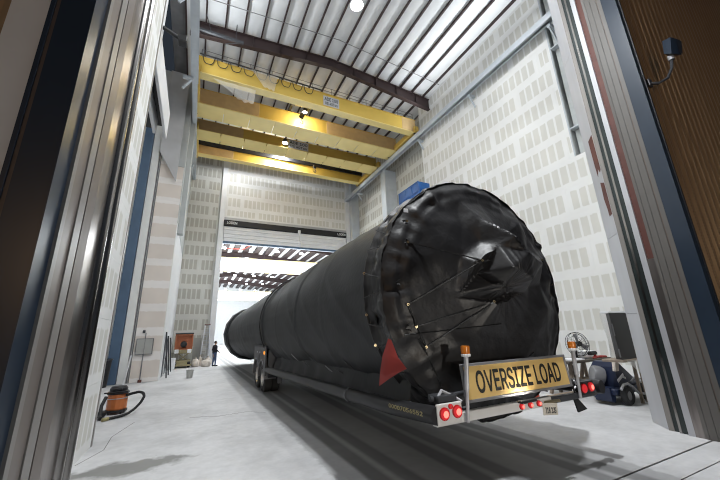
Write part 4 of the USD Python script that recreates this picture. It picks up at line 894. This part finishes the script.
part('cabinet', box(-2.56, -1.82, 20.44, 20.585, 1.31, 2.09, .01), 'mid_steel', eb); part('cabinet_door', box(-2.53, -2.2, 20.425, 20.44, 1.34, 2.06, .005), 'door_grey', eb); part('cabinet_door', box(-2.18, -1.85, 20.425, 20.44, 1.34, 2.06, .005), 'door_grey', eb)
part('conduit', cyl((-2.2, 20.5, 0), (-2.2, 20.5, 1.31), .025, n=8), 'mid_steel', eb); part('conduit', cyl((-2.2, 20.5, 2.09), (-2.2, 20.5, 2.36), .02, n=8), 'mid_steel', eb); part('floor_foot', box(-2.28, -2.12, 20.42, 20.58, 0, .12, .01), 'primer_red', eb)
part('conduit_box', box(-2.36, -2.24, 20.53, 20.585, 2.36, 2.5, .01), 'dark_steel', eb)
single('leaning_stick', bar((-2.80, 20.1, 0), (-2.68, 20.36, 1.3), .05, .05), 'paper_white', 'white stick leaning beside the conduit pipes', 'stick')
bn = thing('waste_bin', 'black waste bin in the left bay beside the blue post', 'bin', (-3.5, 19.6, 0))
part('bin_body', lathe([(0, .02), (.26, 0), (.32, 1.15), (.34, 1.2), (.30, 1.2), (.28, 1.1), (0, 1.05)], (-3.62, 19.6, 0), n=18), 'black_paint', bn, smooth=30); part('bin_rim', lathe([(.33, 1.16), (.36, 1.17), (.36, 1.22), (.33, 1.23)], (-3.62, 19.6, 0), n=18), 'dark_steel', bn)
bk = thing('bucket', 'grey plastic bucket standing alone on the pale floor', 'bucket', (.0, 20.7, 0))
part('bucket_body', lathe([(0, .0), (.14, 0), (.18, .38), (.19, .40), (.17, .40), (.13, .02), (0, .02)], (0, 20.7, 0), n=18), 'door_grey', bk, smooth=30); part('bucket_handle', tube([(-.18, 20.7, .38), (-.12, 20.58, .30), (0, 20.54, .27), (.12, 20.58, .30), (.18, 20.7, .38)], .008, 5), 'dark_steel', bk)
for k, (y, h, lab) in enumerate(((21.6, 2.4, 'long dark pole leaning on the left wall, nearest of three'), (23.4, 2.2, 'long dark pole leaning on the left wall, middle of three'), (25.6, 2.1, 'long dark pole leaning on the left wall, farthest of three'))):
    single('leaning_pole', cyl((-1.12, y, 0), (-1.36, y+.1, h), .035, n=8), 'dark_steel', lab, 'pole')
sl_ = thing('scissor_lift', 'orange scissor lift with lit lamps parked at the back left', 'scissor lift', (-.5, 28.4, 0))
part('lift_basket', cat(box(-1.15, .0, 28.0, 28.06, 1.25, 1.32), box(-1.15, .0, 28.0, 28.06, 2.25, 2.33), box(-1.15, -1.07, 28.0, 28.06, 1.25, 2.3), box(-.08, .0, 28.0, 28.06, 1.25, 2.3), box(-.85, -.78, 28.0, 28.05, 1.3, 2.3), box(-.38, -.3, 28.0, 28.05, 1.3, 2.3), box(-1.12, -.03, 28.3, 28.4, 1.25, 2.25, .02)), 'lift_orange', sl_)
part('control_box', lathe([(.2, -.2), (.22, 0), (.18, .12), (0, .14)], (-.58, 27.95, 1.62), (0, -1, 0), n=14), 'black_paint', sl_)
part('canopy', box(-1.18, .03, 27.95, 29.0, 2.33, 2.42, .02), 'dark_steel', sl_)
for x in (-1.0, -.18):
    part('lamp_cluster', cat(box(x-.14, x+.14, 27.95, 28.05, 1.0, 1.28, .03)), 'paper_white', sl_)
part('lift_deck', box(-1.15, .0, 28.0, 29.5, .98, 1.22, .03), 'lift_khaki', sl_)
part('scissor_arms', cat(bar((-.9, 28.1, .45), (-.2, 28.1, 1.0), .06, .1, up=(0, 1, 0)), bar((-.2, 28.2, .45), (-.9, 28.2, 1.0), .06, .1, up=(0, 1, 0))), 'lift_khaki', sl_)
part('chassis', cat(box(-1.1, -.05, 28.0, 29.5, .2, .5, .03), box(-1.15, .03, 27.9, 28.0, .12, .25, .01)), 'lift_khaki', sl_)
for x in (-1.02, -.14):
    for y in (28.15, 29.3): part('wheel', lathe([(.0, -.1), (.2, -.1), (.24, -.05), (.24, .05), (.2, .1), (0, .1)], (x, y, .24), (1, 0, 0), n=16), 'black_rubber', sl_)
single('bucket_stack', cat(lathe([(0, 0), (.17, 0), (.2, .42), (0, .42)], (-1.15, 27.2, 0), n=14), lathe([(0, .4), (.18, .42), (.2, .75), (0, .76)], (-1.15, 27.2, 0), n=14)), 'white_plastic', 'two stacked white pails in front of the scissor lift at the left wall', 'pails')
for k, (x, y, s, lab) in enumerate(((.30, 28.35, (.28, .35, .55), 'pale tied rubbish bag next to the scissor lift'), (1.0, 27.95, (.34, .33, .50), 'pale rubbish bag at the front of the heap by the ladder'), (1.15, 28.65, (.27, .27, .6), 'pale rubbish bag beside the door casing'), (.60, 28.75, (.14, .14, .7), 'rubbish bag on the back of the heap'))):
    m = trimesh.creation.icosphere(2); v = np.array(m.vertices); v = v*(1+.25*(meshkit.fbm(v*1.7+k*5, 3, k)[:, None]-.5)*2); v[:, 2] = np.maximum(v[:, 2], -.6)+.6; v = v*np.array([s[0], s[1], s[2]/1.6])+np.array([x, y, 0])
    b = thing('rubbish_bag', lab, 'rubbish bag', (x, y, 0)); part('bag_body', tm(v, m.faces), 'bag_pale', b, smooth=60); part('tied_neck', lathe([(.03, s[2]-.02), (.05, s[2]+.06), (.08, s[2]+.1)], (x, y, 0), n=8), 'bag_pale', b)
ld = thing('step_ladder', 'grey folding step ladder standing by the door casing', 'ladder', (.95, 29.3, 0))
for x0, x1 in ((.55, .78), (1.28, 1.08)):
    part('rail', bar((x0, 29.0, 0), (x1, 29.4, 3.0), .05, .08, up=(0, 1, 0)), 'ladder_grey', ld); part('rail', bar((x0, 29.85, 0), (x1, 29.45, 3.0), .05, .06, up=(0, 1, 0)), 'ladder_grey', ld)
for k in range(9):
    u = (k+1)/10; part('tread', box(.55+.23*u, 1.28-.20*u, 28.97+.4*u, 29.06+.4*u, 3*u-.02, 3*u+.02), 'ladder_grey', ld)
part('top_cap', box(.72, 1.14, 29.3, 29.55, 2.98, 3.06, .02), 'primer_red', ld)

# person: dark jacket, jeans, standing by the door casing looking at the load
def person(name, label, loc, rot):
    px_, py_ = loc; t = thing(name, label, 'person', (px_, py_, 0)); c, s = math.cos(rot), math.sin(rot)
    def W(p): return (px_+c*p[0]-s*p[1], py_+s*p[0]+c*p[1], p[2])
    def limb(chain):
        out = []
        for (p, r), (q, r2) in zip(chain[:-1], chain[1:]):
            a = m3.Manifold.sphere(r, 16).translate(W(p)); b = m3.Manifold.sphere(r2, 16).translate(W(q)); out.append(m3.Manifold.batch_hull([a, b]))
        return out
    def solid(parts, ref=.03):
        m = parts[0]
        for p in parts[1:]: m = m+p
        m = m.refine_to_length(ref); k = m.to_mesh(); q = trimesh.Trimesh(k.vert_properties[:, :3], k.tri_verts); trimesh.smoothing.filter_taubin(q, iterations=8); return tm(q.vertices, q.faces)
    # local x = right, y = forward
    legs = limb([((-.09, 0, .92), .105), ((-.10, .02, .50), .075), ((-.11, -.02, .10), .05)])+limb([((.09, 0, .92), .105), ((.10, .05, .50), .075), ((.12, .03, .10), .05)])+limb([((-.09, 0, .95), .12), ((.09, 0, .95), .12)])
    shoes = limb([((-.11, -.03, .05), .05), ((-.12, .15, .04), .04)])+limb([((.12, .02, .05), .05), ((.14, .20, .04), .04)])
    torso = limb([((-.08, 0, .98), .13), ((-.11, 0, 1.30), .125)])+limb([((.08, 0, .98), .13), ((.11, 0, 1.30), .125)])+limb([((-.14, 0, 1.41), .075), ((.14, 0, 1.41), .075)])+[m3.Manifold.batch_hull([m3.Manifold.sphere(r, 14).translate(W(p)) for p, r in (((-.12, 0, 1.32), .12), ((.12, 0, 1.32), .12), ((-.08, 0, 1.0), .13), ((.08, 0, 1.0), .13))])]
    arms = limb([((-.19, 0, 1.40), .065), ((-.24, -.04, 1.13), .052), ((-.20, .12, .95), .042)])+limb([((.19, 0, 1.40), .065), ((.25, -.02, 1.13), .052), ((.20, .16, 1.02), .042)])
    head = limb([((0, 0, 1.44), .06), ((0, .02, 1.53), .055)])+[m3.Manifold.sphere(.1, 24).scale((.82, .98, 1.2)).rotate((0, 0, math.degrees(rot))).translate(W((0, .03, 1.64)))]+limb([((0, .12, 1.635), .016), ((0, .145, 1.61), .016)])+limb([((-.085, .02, 1.64), .02), ((-.09, .02, 1.62), .018)])+limb([((.085, .02, 1.64), .02), ((.09, .02, 1.62), .018)])
    hands = []
    for sx, base in ((-1, (-.20, .13, .93)), (1, (.20, .18, 1.00))):
        hands += limb([(base, .035), ((base[0], base[1]+.05, base[2]-.05), .032)])
        for k in range(4): o = (k-1.5)*.017; hands += limb([((base[0]+o*.3, base[1]+.06+o*.5, base[2]-.06+o), .010), ((base[0]+o*.3-.012*sx, base[1]+.10+o*.5, base[2]-.10+o), .009), ((base[0]+o*.3-.03*sx, base[1]+.10+o*.5, base[2]-.125+o), .008)])
        hands += limb([((base[0]-.02*sx, base[1]+.02, base[2]), .011), ((base[0]-.05*sx, base[1]+.06, base[2]-.03), .009)])
    part('body', solid(head+hands+limb([((0, 0, 1.46), .055), ((0, 0, 1.30), .06)])+limb([((0, 0, 1.30), .06), ((0, 0, 1.0), .08)])+limb([((0, 0, 1.3), .05), ((-.19, 0, 1.38), .04)])+limb([((-.19, 0, 1.38), .04), ((-.24, -.04, 1.13), .04), ((-.20, .13, .93), .03)])+limb([((0, 0, 1.3), .05), ((.19, 0, 1.38), .04)])+limb([((.19, 0, 1.38), .04), ((.25, -.02, 1.13), .04), ((.20, .18, 1.0), .03)])+limb([((0, 0, 1.0), .08), ((-.1, .0, .5), .05), ((-.11, -.02, .1), .04)])+limb([((0, 0, 1.0), .08), ((.1, .04, .5), .05), ((.12, .03, .1), .04)]), .016), 'skin', t, smooth=60)
    part('jeans', solid(legs), 'jeans', t, smooth=60); part('jacket', solid(torso+arms), 'jacket', t, smooth=60); part('shoes', solid(shoes), 'black_rubber', t, smooth=60)
    part('hair', solid([m3.Manifold.sphere(.105, 20).scale((.86, .98, 1.0)).rotate((0, 0, math.degrees(rot))).translate(W((0, .005, 1.675)))]), 'hair', t, smooth=60)
person('person', 'person in a dark jacket and blue jeans standing by the door casing', (1.52, 27.7), -math.pi/2+.5)

# ================================================================== HALL BEYOND THE DOOR
YF, ZF = 120.0, 17.0
fh = setting('wall_far', 'bright white walls of the hall beyond the roller door', 'wall')
part('wall_backing', cat(box(-8, 30, YF, YF+.3, 0, ZF+2), box(-8.3, -8, YB+.4, YF, 0, ZF+2), box(30, 30.3, YB+.4, YF, 0, ZF+2)), 'far_white', fh)
part('wall_backing', cat(box(-8, -1.5, YB+.4, YB+.6, 0, ZF+2), box(14.5, 30, YB+.4, YB+.6, 0, ZF+2)), 'far_white', fh, label='walls either side of the door, seen from beyond')
fr = setting('ceiling', 'white roof with dark purlins of the hall beyond the roller door', 'ceiling')
def fz(x): return ZF+1.6-abs(x-8)*.09
part('roof_deck', cat(hull([(-8, YB+.4, fz(-8)+.4), (8, YB+.4, fz(8)+.4), (-8, YF, fz(-8)+.4), (8, YF, fz(8)+.4), (-8, YB+.4, fz(-8)+.5), (8, YF, fz(8)+.5)]), hull([(30, YB+.4, fz(30)+.4), (8, YB+.4, fz(8)+.4), (30, YF, fz(30)+.4), (8, YF, fz(8)+.4), (30, YB+.4, fz(30)+.5), (8, YF, fz(8)+.5)])), 'far_white', fr)
for k in range(18):
    x = -6+2.0*k; part('purlin', box(x-.5, x+.5, YB+.5, YF, fz(x)-.1, fz(x)+.33), 'brown_steel', fr)
for k, y in enumerate((44, 56, 68, 80, 92, 104)):
    t = thing('far_roof_beam', ['brown gabled roof beam of the far hall, nearest the roller door', 'brown gabled roof beam of the far hall, second from the door', 'brown gabled roof beam of the far hall, third from the door', 'brown gabled roof beam of the far hall, fourth from the door', 'brown gabled roof beam of the far hall, fifth from the door', 'brown gabled roof beam at the far end of the hall beyond'][k], 'beam', (8, y, ZF), kind='structure')
    for x0, x1 in ((8, -8), (8, 30)):
        part('rafter', hull([(x0, y-.15, fz(x0)-.1), (x0, y+.15, fz(x0)-.1), (x0, y-.15, fz(x0)-1.1), (x0, y+.15, fz(x0)-1.1), (x1, y-.15, fz(x1)-.1), (x1, y+.15, fz(x1)-.1), (x1, y-.15, fz(x1)-1.3), (x1, y+.15, fz(x1)-1.3)]), 'brown_steel', t)
for y, z0, z1, lab in ((50, 11.3, 13.1, 'pale yellow crane bridge in the far hall, nearer the roller door'), (72, 9.3, 11.0, 'pale yellow crane bridge deep in the far hall')):
    t = thing('far_crane', lab, 'crane', (10, y, z0)); part('bridge_girder', box(-7.5, 29.5, y, y+.8, z0+.15, z1, .03), 'far_white', t); part('bottom_flange', box(-7.5, 29.5, y-.1, y+.9, z0, z0+.15, .02), 'far_yellow', t); part('top_flange', box(-7.5, 29.5, y-.1, y+.9, z1, z1+.12, .02), 'far_yellow', t)
single('sprinkler_pipe', tube([(-7.6, 54, 15.2), (6, 54, 15.6), (8.5, 48, 16.3)], .07, 8), 'far_red', 'thin red pipe under the roof of the far hall', 'pipe')
n = 0
for j, y in enumerate((40, 52, 64, 76, 88, 100)):
    for i, x in enumerate((3, 7, 11, 15)):
        t = thing('far_lamp', 'glowing high bay lamp in the far hall, %s row from the door, %s' % (('first', 'second', 'third', 'fourth', 'fifth', 'sixth')[j], ('leftmost', 'second from left', 'second from right', 'rightmost')[i]), 'lamp', (x, y, 15.1), group='far hall lamps')
        part('lamp_lens', lathe([(0, 0), (.34, .02), (.34, .1), (.2, .3), (0, .32)], (x, y, 14.95), n=12), 'far_lamp', t); part('lamp_stem', cyl((x, y, 15.25), (x, y, fz(x)), .03, n=5), 'dark_steel', t)
